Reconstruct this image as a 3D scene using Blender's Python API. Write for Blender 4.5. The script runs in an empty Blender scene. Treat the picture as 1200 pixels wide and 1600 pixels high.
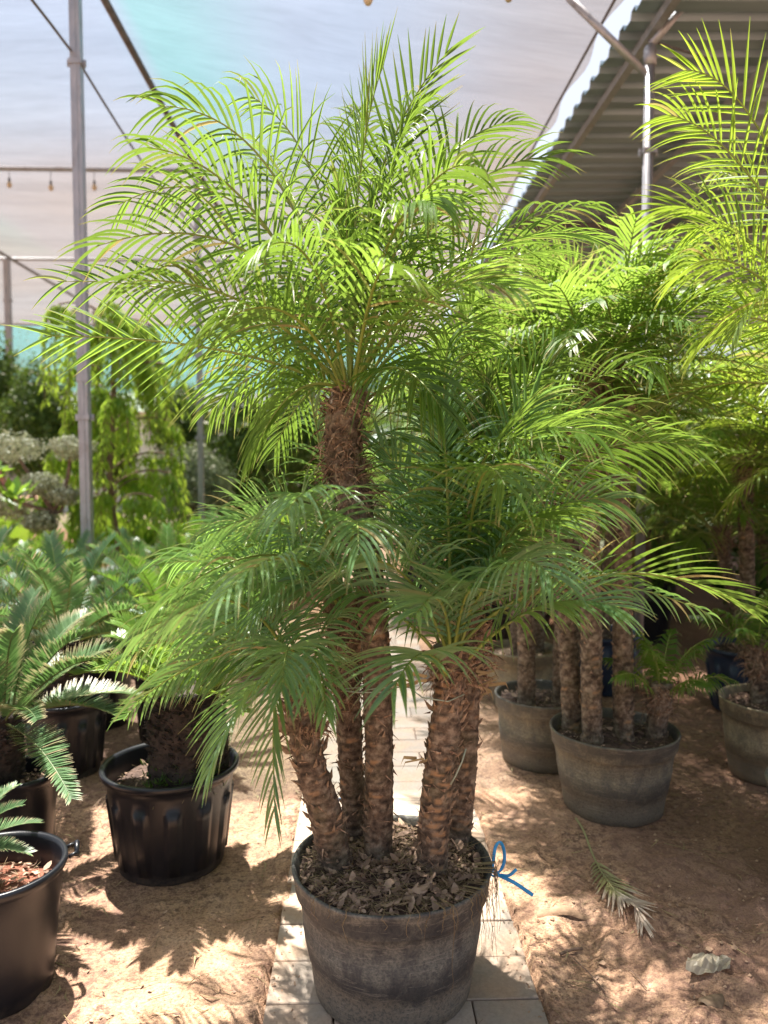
import bpy, math, random
from mathutils import Vector, Matrix, Euler, noise
R = math.radians
PI = math.pi
scene = bpy.context.scene

# ------------------------------------------------------------------ camera
CAM_H = 1.6
F_PX = 1202.0
cam_d = bpy.data.cameras.new("camera")
cam = bpy.data.objects.new("camera", cam_d)
scene.collection.objects.link(cam)
scene.camera = cam
cam.location = (0, 0, CAM_H)
cam.rotation_euler = (R(90 - 3.4), 0, R(-1.9))
cam_d.sensor_fit = 'VERTICAL'
cam_d.sensor_height = 36.0
cam_d.lens = 36.0 * F_PX / 1600.0
cam_d.clip_end = 900
cam_d.dof.use_dof = True
cam_d.dof.focus_distance = 2.4
cam_d.dof.aperture_fstop = 1.9

# ------------------------------------------------------------------ light
SUN_EL, SUN_AZ = R(70), R(-24)          # azimuth measured from +Y towards +X
sun_dir = Vector((math.sin(SUN_AZ) * math.cos(SUN_EL), math.cos(SUN_AZ) * math.cos(SUN_EL), math.sin(SUN_EL)))
w = bpy.data.worlds.new("World")
scene.world = w
w.use_nodes = True
nt = w.node_tree
bg = nt.nodes['Background']
sky = nt.nodes.new('ShaderNodeTexSky')
sky.sky_type = 'NISHITA'
sky.sun_disc = False
sky.sun_elevation = SUN_EL
sky.sun_rotation = SUN_AZ
sky.dust_density = 4.0
sky.air_density = 1.2
hsv = nt.nodes.new('ShaderNodeHueSaturation')
hsv.inputs['Saturation'].default_value = 0.55
hsv.inputs['Value'].default_value = 1.15
nt.links.new(sky.outputs[0], hsv.inputs['Color'])
nt.links.new(hsv.outputs[0], bg.inputs[0])
bg.inputs[1].default_value = 0.058
sl = bpy.data.lights.new("sun", 'SUN')
sl.energy = 5.0
sl.angle = R(0.8)
sl.color = (1.0, 0.95, 0.86)
sun = bpy.data.objects.new("sun", sl)
scene.collection.objects.link(sun)
sun.rotation_euler = sun_dir.to_track_quat('Z', 'Y').to_euler()
scene.view_settings.view_transform = 'Standard'
scene.view_settings.look = 'None'
scene.view_settings.gamma = 1.0
scene.view_settings.exposure = 1.72
scene.cycles.use_denoising = True
scene.cycles.max_bounces = 10
scene.cycles.transparent_max_bounces = 16
scene.cycles.sample_clamp_indirect = 6.0

# ------------------------------------------------------------------ helpers
RM = Euler(cam.rotation_euler).to_matrix()
C0 = Vector(cam.location)
def ray(px, py):
    return RM @ Vector(((px - 600) / F_PX, (800 - py) / F_PX, -1.0))
def at(px, py, Y):
    d = ray(px, py)
    return C0 + d * (Y / d.y)
def gnd(px, py, z=0.0):
    d = ray(px, py)
    return C0 + d * ((z - CAM_H) / d.z)

class MB:
    def __init__(s):
        s.v = []; s.f = []; s.m = []; s.t = []; s.d = []; s.s = []
    def vert(s, p, t=0.5, d=0.0):
        s.v.append((p[0], p[1], p[2])); s.t.append(t); s.d.append(d)
        return len(s.v) - 1
    def face(s, ids, m=0, smooth=True):
        s.f.append(tuple(ids)); s.m.append(m); s.s.append(smooth)
    def box(s, c, size, m=0, rot=None, t=0.5, bev=0.0):
        hx, hy, hz = size[0] / 2, size[1] / 2, size[2] / 2
        ids = []
        b = bev
        if b <= 0:
            co = [(-hx,-hy,-hz),(hx,-hy,-hz),(hx,hy,-hz),(-hx,hy,-hz),(-hx,-hy,hz),(hx,-hy,hz),(hx,hy,hz),(-hx,hy,hz)]
            fs = [(3,2,1,0),(4,5,6,7),(0,1,5,4),(1,2,6,5),(2,3,7,6),(3,0,4,7)]
        else:
            co = [(-hx,-hy,-hz),(hx,-hy,-hz),(hx,hy,-hz),(-hx,hy,-hz),
                  (-hx,-hy,hz-b),(hx,-hy,hz-b),(hx,hy,hz-b),(-hx,hy,hz-b),
                  (-hx+b,-hy+b,hz),(hx-b,-hy+b,hz),(hx-b,hy-b,hz),(-hx+b,hy-b,hz)]
            fs = [(3,2,1,0),(0,1,5,4),(1,2,6,5),(2,3,7,6),(3,0,4,7),(4,5,9,8),(5,6,10,9),(6,7,11,10),(7,4,8,11),(8,9,10,11)]
        for p in co:
            q = Vector(p)
            if rot is not None: q = rot @ q
            ids.append(s.vert(q + Vector(c), t))
        for f in fs: s.face([ids[i] for i in f], m, False)
    def tube(s, pts, rad, n=8, m=0, t=0.5, cap=True, d=0.0, smooth=True):
        rings = []
        k = len(pts)
        up = Vector((0, 0, 1))
        prev = None
        for i, p in enumerate(pts):
            T = (pts[min(i + 1, k - 1)] - pts[max(i - 1, 0)]).normalized()
            if prev is None:
                a = T.cross(up)
                if a.length < 0.05: a = T.cross(Vector((1, 0, 0)))
            else:
                a = prev - T * prev.dot(T)
            a.normalize(); prev = a
            b = T.cross(a)
            r = rad(i / max(1, k - 1)) if callable(rad) else rad
            rings.append([s.vert(p + (a * math.cos(2 * PI * j / n) + b * math.sin(2 * PI * j / n)) * r, t, d) for j in range(n)])
        for i in range(k - 1):
            for j in range(n):
                s.face((rings[i][j], rings[i][(j + 1) % n], rings[i + 1][(j + 1) % n], rings[i + 1][j]), m, smooth)
        if cap:
            s.face(rings[0][::-1], m, False); s.face(rings[-1], m, False)
    def build(s, name, mats, parent=None, origin=(0, 0, 0)):
        me = bpy.data.meshes.new(name)
        o = origin
        me.from_pydata([(a - o[0], b - o[1], c - o[2]) for a, b, c in s.v], [], s.f)
        me.polygons.foreach_set('material_index', s.m)
        me.polygons.foreach_set('use_smooth', s.s)
        at1 = me.attributes.new('tint', 'FLOAT', 'POINT'); at1.data.foreach_set('value', s.t)
        at2 = me.attributes.new('dry', 'FLOAT', 'POINT'); at2.data.foreach_set('value', s.d)
        for mt in (mats if isinstance(mats, (list, tuple)) else [mats]): me.materials.append(mt)
        me.update()
        ob = bpy.data.objects.new(name, me)
        scene.collection.objects.link(ob)
        if parent is not None: ob.parent = parent
        else: ob.location = o
        return ob

def link(name, me, parent):
    ob = bpy.data.objects.new(name, me); scene.collection.objects.link(ob); ob.parent = parent
    return ob
def thing(name, loc, label, cat, group=None):
    o = bpy.data.objects.new(name, None)
    scene.collection.objects.link(o)
    o.empty_display_size = 0.1
    o.location = loc
    o['label'] = label; o['category'] = cat
    if group: o['group'] = group
    return o
def tag(o, label, cat, group=None):
    o['label'] = label; o['category'] = cat
    if group: o['group'] = group
    return o
def setting(o, kind='structure'):
    o['kind'] = kind
    return o
def nz(x, y, z=0.0): return noise.noise(Vector((x, y, z)))
def sm(a, b, x):
    t = max(0.0, min(1.0, (x - a) / (b - a))); return t * t * (3 - 2 * t)

# ------------------------------------------------------------------ materials
class NM:
    """small node-graph writer"""
    def __init__(s, name):
        s.mat = bpy.data.materials.new(name); s.mat.use_nodes = True
        s.nt = s.mat.node_tree; s.n = s.nt.nodes
        s.p = s.n['Principled BSDF']; s.out = s.n['Material Output']
        s.tc = None
    def new(s, t, **kw):
        n = s.n.new(t)
        for k, v in kw.items():
            if hasattr(n, k): setattr(n, k, v)
            else: n.inputs[k].default_value = v
        return n
    def l(s, a, b): s.nt.links.new(a, b)
    def coord(s, scale=(1, 1, 1)):
        if s.tc is None: s.tc = s.new('ShaderNodeTexCoord')
        if tuple(scale) == (1, 1, 1): return s.tc.outputs['Object']
        m = s.new('ShaderNodeMapping'); m.inputs['Scale'].default_value = scale
        s.l(s.tc.outputs['Object'], m.inputs['Vector']); return m.outputs[0]
    def noise(s, scale, detail=4, rough=0.55, co=(1, 1, 1), dist=0.0):
        n = s.new('ShaderNodeTexNoise'); n.inputs['Scale'].default_value = scale
        n.inputs['Detail'].default_value = detail; n.inputs['Roughness'].default_value = rough
        n.inputs['Distortion'].default_value = dist
        s.l(s.coord(co), n.inputs['Vector']); return n.outputs['Fac']
    def ramp(s, fac, stops, interp='LINEAR'):
        r = s.new('ShaderNodeValToRGB'); r.color_ramp.interpolation = interp
        e = r.color_ramp.elements
        while len(e) < len(stops): e.new(0.5)
        for i, (p, c) in enumerate(stops):
            e[i].position = p; e[i].color = (c[0], c[1], c[2], 1) if isinstance(c, (tuple, list)) else (c, c, c, 1)
        s.l(fac, r.inputs['Fac']); return r.outputs['Color']
    def mix(s, fac, a, b, mode='MIX'):
        n = s.new('ShaderNodeMix', data_type='RGBA', blend_type=mode)
        def put(v, sock):
            if isinstance(v, (tuple, list)): sock.default_value = (v[0], v[1], v[2], 1)
            elif isinstance(v, (int, float)): sock.default_value = v
            else: s.l(v, sock)
        put(fac, n.inputs['Factor']); put(a, n.inputs['A']); put(b, n.inputs['B'])
        return n.outputs['Result']
    def math(s, op, a, b=0.0, clamp=False):
        n = s.new('ShaderNodeMath', operation=op); n.use_clamp = clamp
        for v, i in ((a, 0), (b, 1)):
            if isinstance(v, (int, float)): n.inputs[i].default_value = v
            else: s.l(v, n.inputs[i])
        return n.outputs[0]
    def attr(s, name):
        return s.new('ShaderNodeAttribute', attribute_name=name).outputs['Fac']
    def bump(s, h, strength=0.5, dist=0.01):
        b = s.new('ShaderNodeBump'); b.inputs['Strength'].default_value = strength
        b.inputs['Distance'].default_value = dist
        s.l(h, b.inputs['Height']); s.l(b.outputs[0], s.p.inputs['Normal']); return b.outputs[0]
    def base(s, c):
        if isinstance(c, (tuple, list)): s.p.inputs['Base Color'].default_value = (c[0], c[1], c[2], 1)
        else: s.l(c, s.p.inputs['Base Color'])
    def rough(s, r):
        if isinstance(r, (int, float)): s.p.inputs['Roughness'].default_value = r
        else: s.l(r, s.p.inputs['Roughness'])
    def sep(s):
        n = s.new('ShaderNodeSeparateXYZ'); s.l(s.coord(), n.inputs[0]); return n.outputs

def leaf_mat(name, c_dark, c_light, trans, tfac=0.42, rough=0.32, dryc=(0.42, 0.30, 0.14), spec=0.5):
    m = NM(name)
    t = m.attr('tint'); d = m.attr('dry')
    n1 = m.noise(6.0, 2)
    f = m.math('ADD', m.math('MULTIPLY', t, 0.8), m.math('MULTIPLY', n1, 0.25))
    col = m.mix(f, c_dark, c_light)
    col2 = m.mix(d, col, dryc)
    m.base(col2); m.rough(rough); m.p.inputs['Specular IOR Level'].default_value = spec
    tr = m.new('ShaderNodeBsdfTranslucent')
    tcol = m.mix(f, tuple(x * 0.6 for x in trans), trans)
    m.l(m.mix(d, tcol, dryc), tr.inputs['Color'])
    mx = m.new('ShaderNodeMixShader'); mx.inputs[0].default_value = tfac
    m.l(m.p.outputs[0], mx.inputs[1]); m.l(tr.outputs[0], mx.inputs[2])
    m.l(mx.outputs[0], m.out.inputs['Surface'])
    return m.mat
def plain(name, col, rough=0.6, metal=0.0, vary=0.15, scale=20, bump=0.0):
    m = NM(name)
    n = m.noise(scale, 5)
    m.base(m.ramp(n, [(0.3, tuple(c * (1 - vary) for c in col)), (0.7, tuple(min(1, c * (1 + vary)) for c in col))]))
    m.rough(rough); m.p.inputs['Metallic'].default_value = metal
    if bump: m.bump(n, bump, 0.01)
    return m.mat

M = {}
M['palm'] = leaf_mat('palm_leaf', (0.038, 0.105, 0.016), (0.115, 0.225, 0.028), (0.34, 0.52, 0.07), 0.42, 0.42, spec=0.5)
M['palm_blue'] = leaf_mat('palm_leaf_cool', (0.09, 0.20, 0.08), (0.20, 0.35, 0.15), (0.38, 0.64, 0.12), 0.38, 0.38, spec=0.8)
M['palm_yellow'] = leaf_mat('palm_leaf_fresh', (0.08, 0.16, 0.02), (0.16, 0.26, 0.035), (0.46, 0.62, 0.06), 0.46, 0.32)
M['cycad'] = leaf_mat('cycad_leaf', (0.075, 0.155, 0.07), (0.16, 0.27, 0.115), (0.20, 0.38, 0.09), 0.3, 0.4, (0.5, 0.38, 0.24))
M['cycad_fresh'] = leaf_mat('cycad_leaf_fresh', (0.10, 0.20, 0.04), (0.20, 0.34, 0.07), (0.42, 0.62, 0.07), 0.4, 0.35)
M['dead'] = leaf_mat('dead_leaf', (0.30, 0.22, 0.13), (0.48, 0.38, 0.25), (0.4, 0.3, 0.2), 0.15, 0.7)
M['drygreen'] = leaf_mat('withered_leaf', (0.30, 0.29, 0.13), (0.44, 0.41, 0.20), (0.4, 0.38, 0.18), 0.2, 0.6, (0.66, 0.56, 0.47))
M['petiole'] = plain('petiole', (0.22, 0.28, 0.06), 0.4, 0, 0.2, 15)
M['rachis_dark'] = plain('rachis_dark', (0.09, 0.12, 0.035), 0.45, 0, 0.2, 15)
M['hedge'] = leaf_mat('hedge_leaf', (0.04, 0.09, 0.02), (0.10, 0.20, 0.035), (0.28, 0.46, 0.05), 0.3, 0.45)
M['greyleaf'] = leaf_mat('grey_leaf', (0.12, 0.18, 0.11), (0.26, 0.33, 0.20), (0.3, 0.42, 0.18), 0.25, 0.5)
M['creamleaf'] = leaf_mat('cream_leaf', (0.28, 0.30, 0.19), (0.52, 0.52, 0.36), (0.5, 0.52, 0.3), 0.25, 0.5)
M['weep'] = leaf_mat('weeping_leaf', (0.10, 0.22, 0.03), (0.30, 0.44, 0.06), (0.62, 0.88, 0.10), 0.55, 0.35)
M['lush'] = leaf_mat('lush_leaf', (0.08, 0.19, 0.03), (0.20, 0.36, 0.05), (0.5, 0.76, 0.08), 0.45, 0.35)

def mk_bark():
    m = NM('palm_bark')
    n = m.noise(35, 6, 0.65)
    n2 = m.noise(9, 3)
    base = m.ramp(n, [(0.33, (0.05, 0.034, 0.025)), (0.48, (0.19, 0.13, 0.09)), (0.64, (0.42, 0.33, 0.245))])
    moss = m.mix(m.math('MULTIPLY', m.ramp(n2, [(0.5, 0.0), (0.68, 1.0)]), 0.4), base, (0.12, 0.12, 0.055))
    t = m.attr('tint')          # fresh leaf scars, orange
    n3 = m.noise(60, 3)
    col = m.mix(m.math('MULTIPLY', m.ramp(t, [(0.1, 0.0), (0.8, 1.0)]), m.ramp(n3, [(0.25, 0.25), (0.6, 1.0)])), moss, (0.46, 0.27, 0.14))
    d = m.attr('dry')           # darker in the crevices between leaf bases
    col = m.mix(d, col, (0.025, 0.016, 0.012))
    m.base(col); m.rough(0.85)
    m.bump(m.noise(110, 4, 0.7, (1, 1, 2.5)), 0.9, 0.006)
    return m.mat
M['bark'] = mk_bark()
def mk_fibre():
    m = NM('palm_fibre')
    n = m.noise(70, 4, 0.6, (1, 1, 0.3))
    m.base(m.ramp(n, [(0.35, (0.09, 0.05, 0.034)), (0.5, (0.25, 0.155, 0.10)), (0.65, (0.48, 0.35, 0.25))])); m.rough(0.9)
    return m.mat
M['fibre'] = mk_fibre()
M['stub'] = plain('leaf_stub', (0.28, 0.195, 0.13), 0.85, 0, 0.5, 60, 0.5)
M['cycadbark'] = plain('cycad_bark', (0.045, 0.032, 0.026), 0.9, 0, 0.6, 40, 0.8)
M['woodbark'] = plain('wood_bark', (0.22, 0.14, 0.10), 0.85, 0, 0.4, 25, 0.6)

def mk_sand():
    m = NM('sand')
    n1 = m.noise(1.1, 6, 0.6, dist=0.4)
    n2 = m.noise(7.0, 5, 0.65)
    n3 = m.noise(90, 4, 0.7)
    n4 = m.noise(28, 5, 0.75)
    col = m.ramp(n2, [(0.3, (0.43, 0.26, 0.165)), (0.5, (0.54, 0.345, 0.225)), (0.66, (0.61, 0.41, 0.28))])
    grain = m.ramp(n3, [(0.38, (0.58, 0.54, 0.52)), (0.5, (1, 1, 1)), (0.62, (1.14, 1.12, 1.08))])
    col = m.mix(1.0, col, grain, 'MULTIPLY')
    # trampled organic crumbs (peat and leaf mould) in patches
    msk = m.math('MULTIPLY', m.ramp(m.math('ADD', m.math('MULTIPLY', n1, 0.75), m.math('MULTIPLY', m.attr('tint'), 0.5)), [(0.42, 0.0), (0.62, 1.0)]), m.ramp(n4, [(0.46, 0.0), (0.60, 1.0)]))
    col = m.mix(m.math('MULTIPLY', msk, 0.85), col, (0.11, 0.06, 0.05))
    stain = m.ramp(m.math('ADD', m.math('MULTIPLY', m.noise(2.6, 5, 0.6, dist=0.8), 0.7), m.math('MULTIPLY', m.attr('tint'), 0.45)), [(0.46, 0.0), (0.70, 0.7)])
    col = m.mix(stain, col, (0.28, 0.165, 0.125))
    m.base(col); m.rough(0.95); m.p.inputs['Specular IOR Level'].default_value = 0.1
    h = m.math('ADD', m.math('MULTIPLY', n3, 0.3), m.math('ADD', m.math('MULTIPLY', n4, 0.8), n2))
    m.bump(h, 0.9, 0.022)
    return m.mat
M['sand'] = mk_sand()
def mk_paver():
    m = NM('paver')
    t = m.attr('tint')
    n = m.noise(5, 5); n2 = m.noise(80, 4, 0.7)
    c = m.mix(t, (0.31, 0.255, 0.21), (0.41, 0.345, 0.29))
    c = m.mix(m.ramp(n, [(0.40, 0.0), (0.62, 0.85)]), c, (0.43, 0.295, 0.205))     # blown sand film
    c = m.mix(1.0, c, m.ramp(n2, [(0.3, (0.8, 0.78, 0.77)), (0.6, (1, 1, 1))]), 'MULTIPLY')
    m.base(c); m.rough(0.85); m.bump(n2, 0.4, 0.003)
    return m.mat
M['paver'] = mk_paver()
def mk_dirtypot(name, dust=(0.26, 0.245, 0.20), dark=(0.032, 0.033, 0.040), zt=0.385, amount=1.0):
    m = NM(name)
    xyz = m.sep()
    z = m.math('DIVIDE', xyz[2], zt)
    n = m.noise(5.0, 8, 0.68, (1, 1, 1.8), 0.9)
    n2 = m.noise(120, 6, 0.75); n3 = m.noise(16, 6, 0.7, (1, 1, 0.5)); n4 = m.noise(11, 7, 0.72, dist=1.2)
    zz = m.math('ADD', z, m.math('MULTIPLY', m.math('SUBTRACT', n, 0.5), 0.42))
    band = m.ramp(zz, [(0.0, 0.55), (0.27, 0.45), (0.33, 0.12), (0.42, 0.2), (0.50, 0.55), (0.74, 0.5), (0.80, 0.15), (0.91, 0.2), (0.94, 0.5)])
    f = m.math('MULTIPLY', band, m.ramp(n3, [(0.36, 0.25), (0.6, 1.25)]))
    f = m.math('ADD', f, m.math('MULTIPLY', m.ramp(n4, [(0.52, 0.0), (0.66, 0.5)]), 0.55))
    f = m.math('MULTIPLY', m.math('MULTIPLY', f, m.ramp(n2, [(0.38, 0.35), (0.58, 1.15)])), amount, True)
    c = m.mix(f, dark, dust)
    low = m.math('MULTIPLY', m.ramp(zz, [(0.22, 1.0), (0.35, 0.0)]), m.ramp(n2, [(0.44, 0.15), (0.54, 0.9)]))
    c = m.mix(low, c, (0.20, 0.17, 0.135))
    scr = m.ramp(m.noise(9, 3, 0.5, (1, 1, 14), 0.4), [(0.60, 0.0), (0.63, 0.5), (0.66, 0.0)])
    c = m.mix(scr, c, (0.35, 0.31, 0.26))
    m.base(c)
    m.rough(m.ramp(n3, [(0.3, 0.5), (0.7, 0.9)])); m.bump(m.math('ADD', n2, m.math('MULTIPLY', n4, 1.5)), 0.5, 0.004)
    return m.mat
M['pot_dusty'] = mk_dirtypot('dusty_pot')
M['pot_tan'] = mk_dirtypot('tan_dusty_pot', (0.50, 0.40, 0.25), (0.16, 0.13, 0.09), 0.40, 1.3)
M['pot_grey'] = mk_dirtypot('grey_dusty_pot', (0.31, 0.265, 0.18), (0.075, 0.07, 0.065), 0.42, 1.1)
def mk_black():
    m = NM('black_pot')
    n = m.noise(7, 7, 0.7, dist=0.8); n2 = m.noise(90, 4, 0.7)
    low = m.ramp(m.math('ADD', m.sep()[2], m.math('MULTIPLY', n, 0.16)), [(0.08, 0.55), (0.13, 0.0)])
    f = m.math('ADD', m.math('MULTIPLY', low, m.ramp(n2, [(0.4, 0.2), (0.6, 1.0)])), m.math('MULTIPLY', m.ramp(n, [(0.56, 0.0), (0.76, 0.12)]), m.ramp(n2, [(0.4, 0.3), (0.6, 1.0)])), True)
    m.base(m.mix(f, (0.009, 0.010, 0.015), (0.16, 0.12, 0.09))); m.rough(m.ramp(f, [(0.0, 0.33), (0.5, 0.8)])); m.bump(n2, 0.1, 0.002)
    return m.mat
M['pot_black'] = mk_black()
M['pot_brown'] = plain('brownish_pot', (0.035, 0.022, 0.024), 0.42, 0, 0.3, 12, 0.08)
M['pot_blue'] = plain('navy_pot', (0.02, 0.035, 0.07), 0.4, 0, 0.25, 12, 0.08)
M['soil'] = plain('soil', (0.085, 0.052, 0.04), 0.95, 0, 0.6, 45, 0.9)
M['soil_red'] = plain('reddish_soil', (0.20, 0.075, 0.045), 0.95, 0, 0.5, 70, 0.9)
M['soil_pale'] = plain('sandy_soil', (0.42, 0.29, 0.20), 0.95, 0, 0.3, 45, 0.6)
M['chips'] = leaf_mat('mulch_chips', (0.09, 0.048, 0.034), (0.56, 0.38, 0.27), (0.3, 0.2, 0.15), 0.1, 0.8)
M['straw'] = leaf_mat('straw', (0.16, 0.10, 0.055), (0.46, 0.36, 0.18), (0.3, 0.25, 0.12), 0.1, 0.7)
def mk_galv():
    m = NM('galvanised_steel')
    n = m.noise(30, 4, 0.6, (1, 1, 0.2))
    m.base(m.mix(m.ramp(m.noise(5, 6, 0.7, (1, 1, 0.4)), [(0.55, 0.0), (0.70, 0.7)]), m.ramp(n, [(0.3, (0.30, 0.32, 0.36)), (0.7, (0.46, 0.48, 0.53))]), (0.20, 0.145, 0.11))); m.rough(m.ramp(n, [(0.3, 0.38), (0.7, 0.6)]))
    m.p.inputs['Metallic'].default_value = 0.55
    return m.mat
M['galv'] = mk_galv()
M['steel_dark'] = plain('dark_steel', (0.14, 0.13, 0.14), 0.5, 0.4, 0.3, 12)
M['cable'] = plain('cable', (0.12, 0.11, 0.11), 0.5, 0.3)
def mk_roof():
    m = NM('roof_sheet')
    n = m.noise(1.2, 5, 0.6, (0.3, 3, 1))
    m.base(m.ramp(n, [(0.35, (0.19, 0.26, 0.31)), (0.65, (0.33, 0.42, 0.49))])); m.rough(0.42)
    m.p.inputs['Metallic'].default_value = 0.35
    return m.mat
M['roof'] = mk_roof()
def mk_net():
    m = NM('shade_net')
    xyz = m.sep()
    t = m.attr('tint'); d = m.attr('dry')
    n = m.noise(0.8, 4, 0.6, (0.35, 3.0, 1))
    weave = m.noise(9, 3, 0.7, (0.25, 8, 1))
    c = m.mix(t, (0.10, 0.106, 0.145), (0.03, 0.155, 0.14))         # t: teal thread share
    c = m.mix(d, c, (0.165, 0.112, 0.082))                          # d: sandy dust on the cloth
    c = m.mix(1.0, c, m.ramp(n, [(0.3, (0.74, 0.74, 0.76)), (0.7, (1.1, 1.1, 1.08))]), 'MULTIPLY')
    c = m.mix(1.0, c, m.ramp(weave, [(0.3, (0.85, 0.85, 0.86)), (0.7, (1.08, 1.08, 1.08))]), 'MULTIPLY')
    di = m.new('ShaderNodeBsdfDiffuse'); m.l(c, di.inputs[0])
    tr = m.new('ShaderNodeBsdfTranslucent'); m.l(c, tr.inputs[0])
    tp = m.new('ShaderNodeBsdfTransparent')
    m.l(m.mix(d, m.mix(t, (0.86, 0.90, 1.0), (0.70, 0.96, 0.93)), (1.0, 0.85, 0.73)), tp.inputs[0])
    m1 = m.new('ShaderNodeMixShader'); m1.inputs[0].default_value = 0.55
    m.l(di.outputs[0], m1.inputs[1]); m.l(tr.outputs[0], m1.inputs[2])
    m2 = m.new('ShaderNodeMixShader'); 
    crease = m.noise(1.6, 5, 0.6, (0.5, 1.2, 1), 1.5)
    wv2 = m.noise(26, 2, 0.6, (0.15, 6, 1))
    fac = m.math('ADD', m.math('MULTIPLY', n, 0.22), m.math('ADD', m.math('MULTIPLY', weave, 0.16), m.math('ADD', m.math('MULTIPLY', crease, 0.22), m.math('MULTIPLY', wv2, 0.12))))
    fac = m.math('ADD', m.math('ADD', fac, 0.17), m.math('MULTIPLY', d, -0.10))
    m.l(fac, m2.inputs[0])
    m.l(m1.outputs[0], m2.inputs[1]); m.l(tp.outputs[0], m2.inputs[2])
    m.l(m2.outputs[0], m.out.inputs['Surface'])
    return m.mat
M['net'] = mk_net()
M['white_wall'] = plain('white_render', (0.75, 0.72, 0.68), 0.8, 0, 0.06, 2)
M['beige_roof'] = plain('beige_roof', (0.55, 0.45, 0.36), 0.8, 0, 0.1, 2)
M['blue_plastic'] = plain('blue_ribbon', (0.03, 0.36, 0.80), 0.35, 0, 0.15, 40)
M['pale_tie'] = plain('pale_green_tie', (0.32, 0.38, 0.30), 0.4, 0, 0.15, 40)
M['bulb'] = plain('bulb_glass', (0.5, 0.42, 0.3), 0.15, 0, 0.05, 5)
M['bulb_cap'] = plain('bulb_socket', (0.03, 0.03, 0.03), 0.5)
M['plastic_scrap'] = leaf_mat('plastic_scrap', (0.30, 0.25, 0.18), (0.50, 0.44, 0.34), (0.5, 0.45, 0.34), 0.2, 0.45)
M['clod'] = plain('sand_clod', (0.49, 0.32, 0.21), 0.95, 0, 0.3, 30, 0.3)
M['clay'] = plain('clay_lump', (0.30, 0.19, 0.12), 0.95, 0, 0.3, 30, 0.7)
M['husk'] = plain('dry_husk', (0.20, 0.135, 0.085), 0.8, 0, 0.35, 30, 0.5)
M['pink_bark'] = plain('pink_bark', (0.42, 0.18, 0.17), 0.6, 0, 0.2, 10)

# ------------------------------------------------------------------ foliage generators
Z = Vector((0, 0, 1))
def bez(p0, p1, p2, n):
    return [p0 * (1 - t) ** 2 + p1 * (2 * t * (1 - t)) + p2 * t * t for t in [i / (n - 1) for i in range(n)]]

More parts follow.
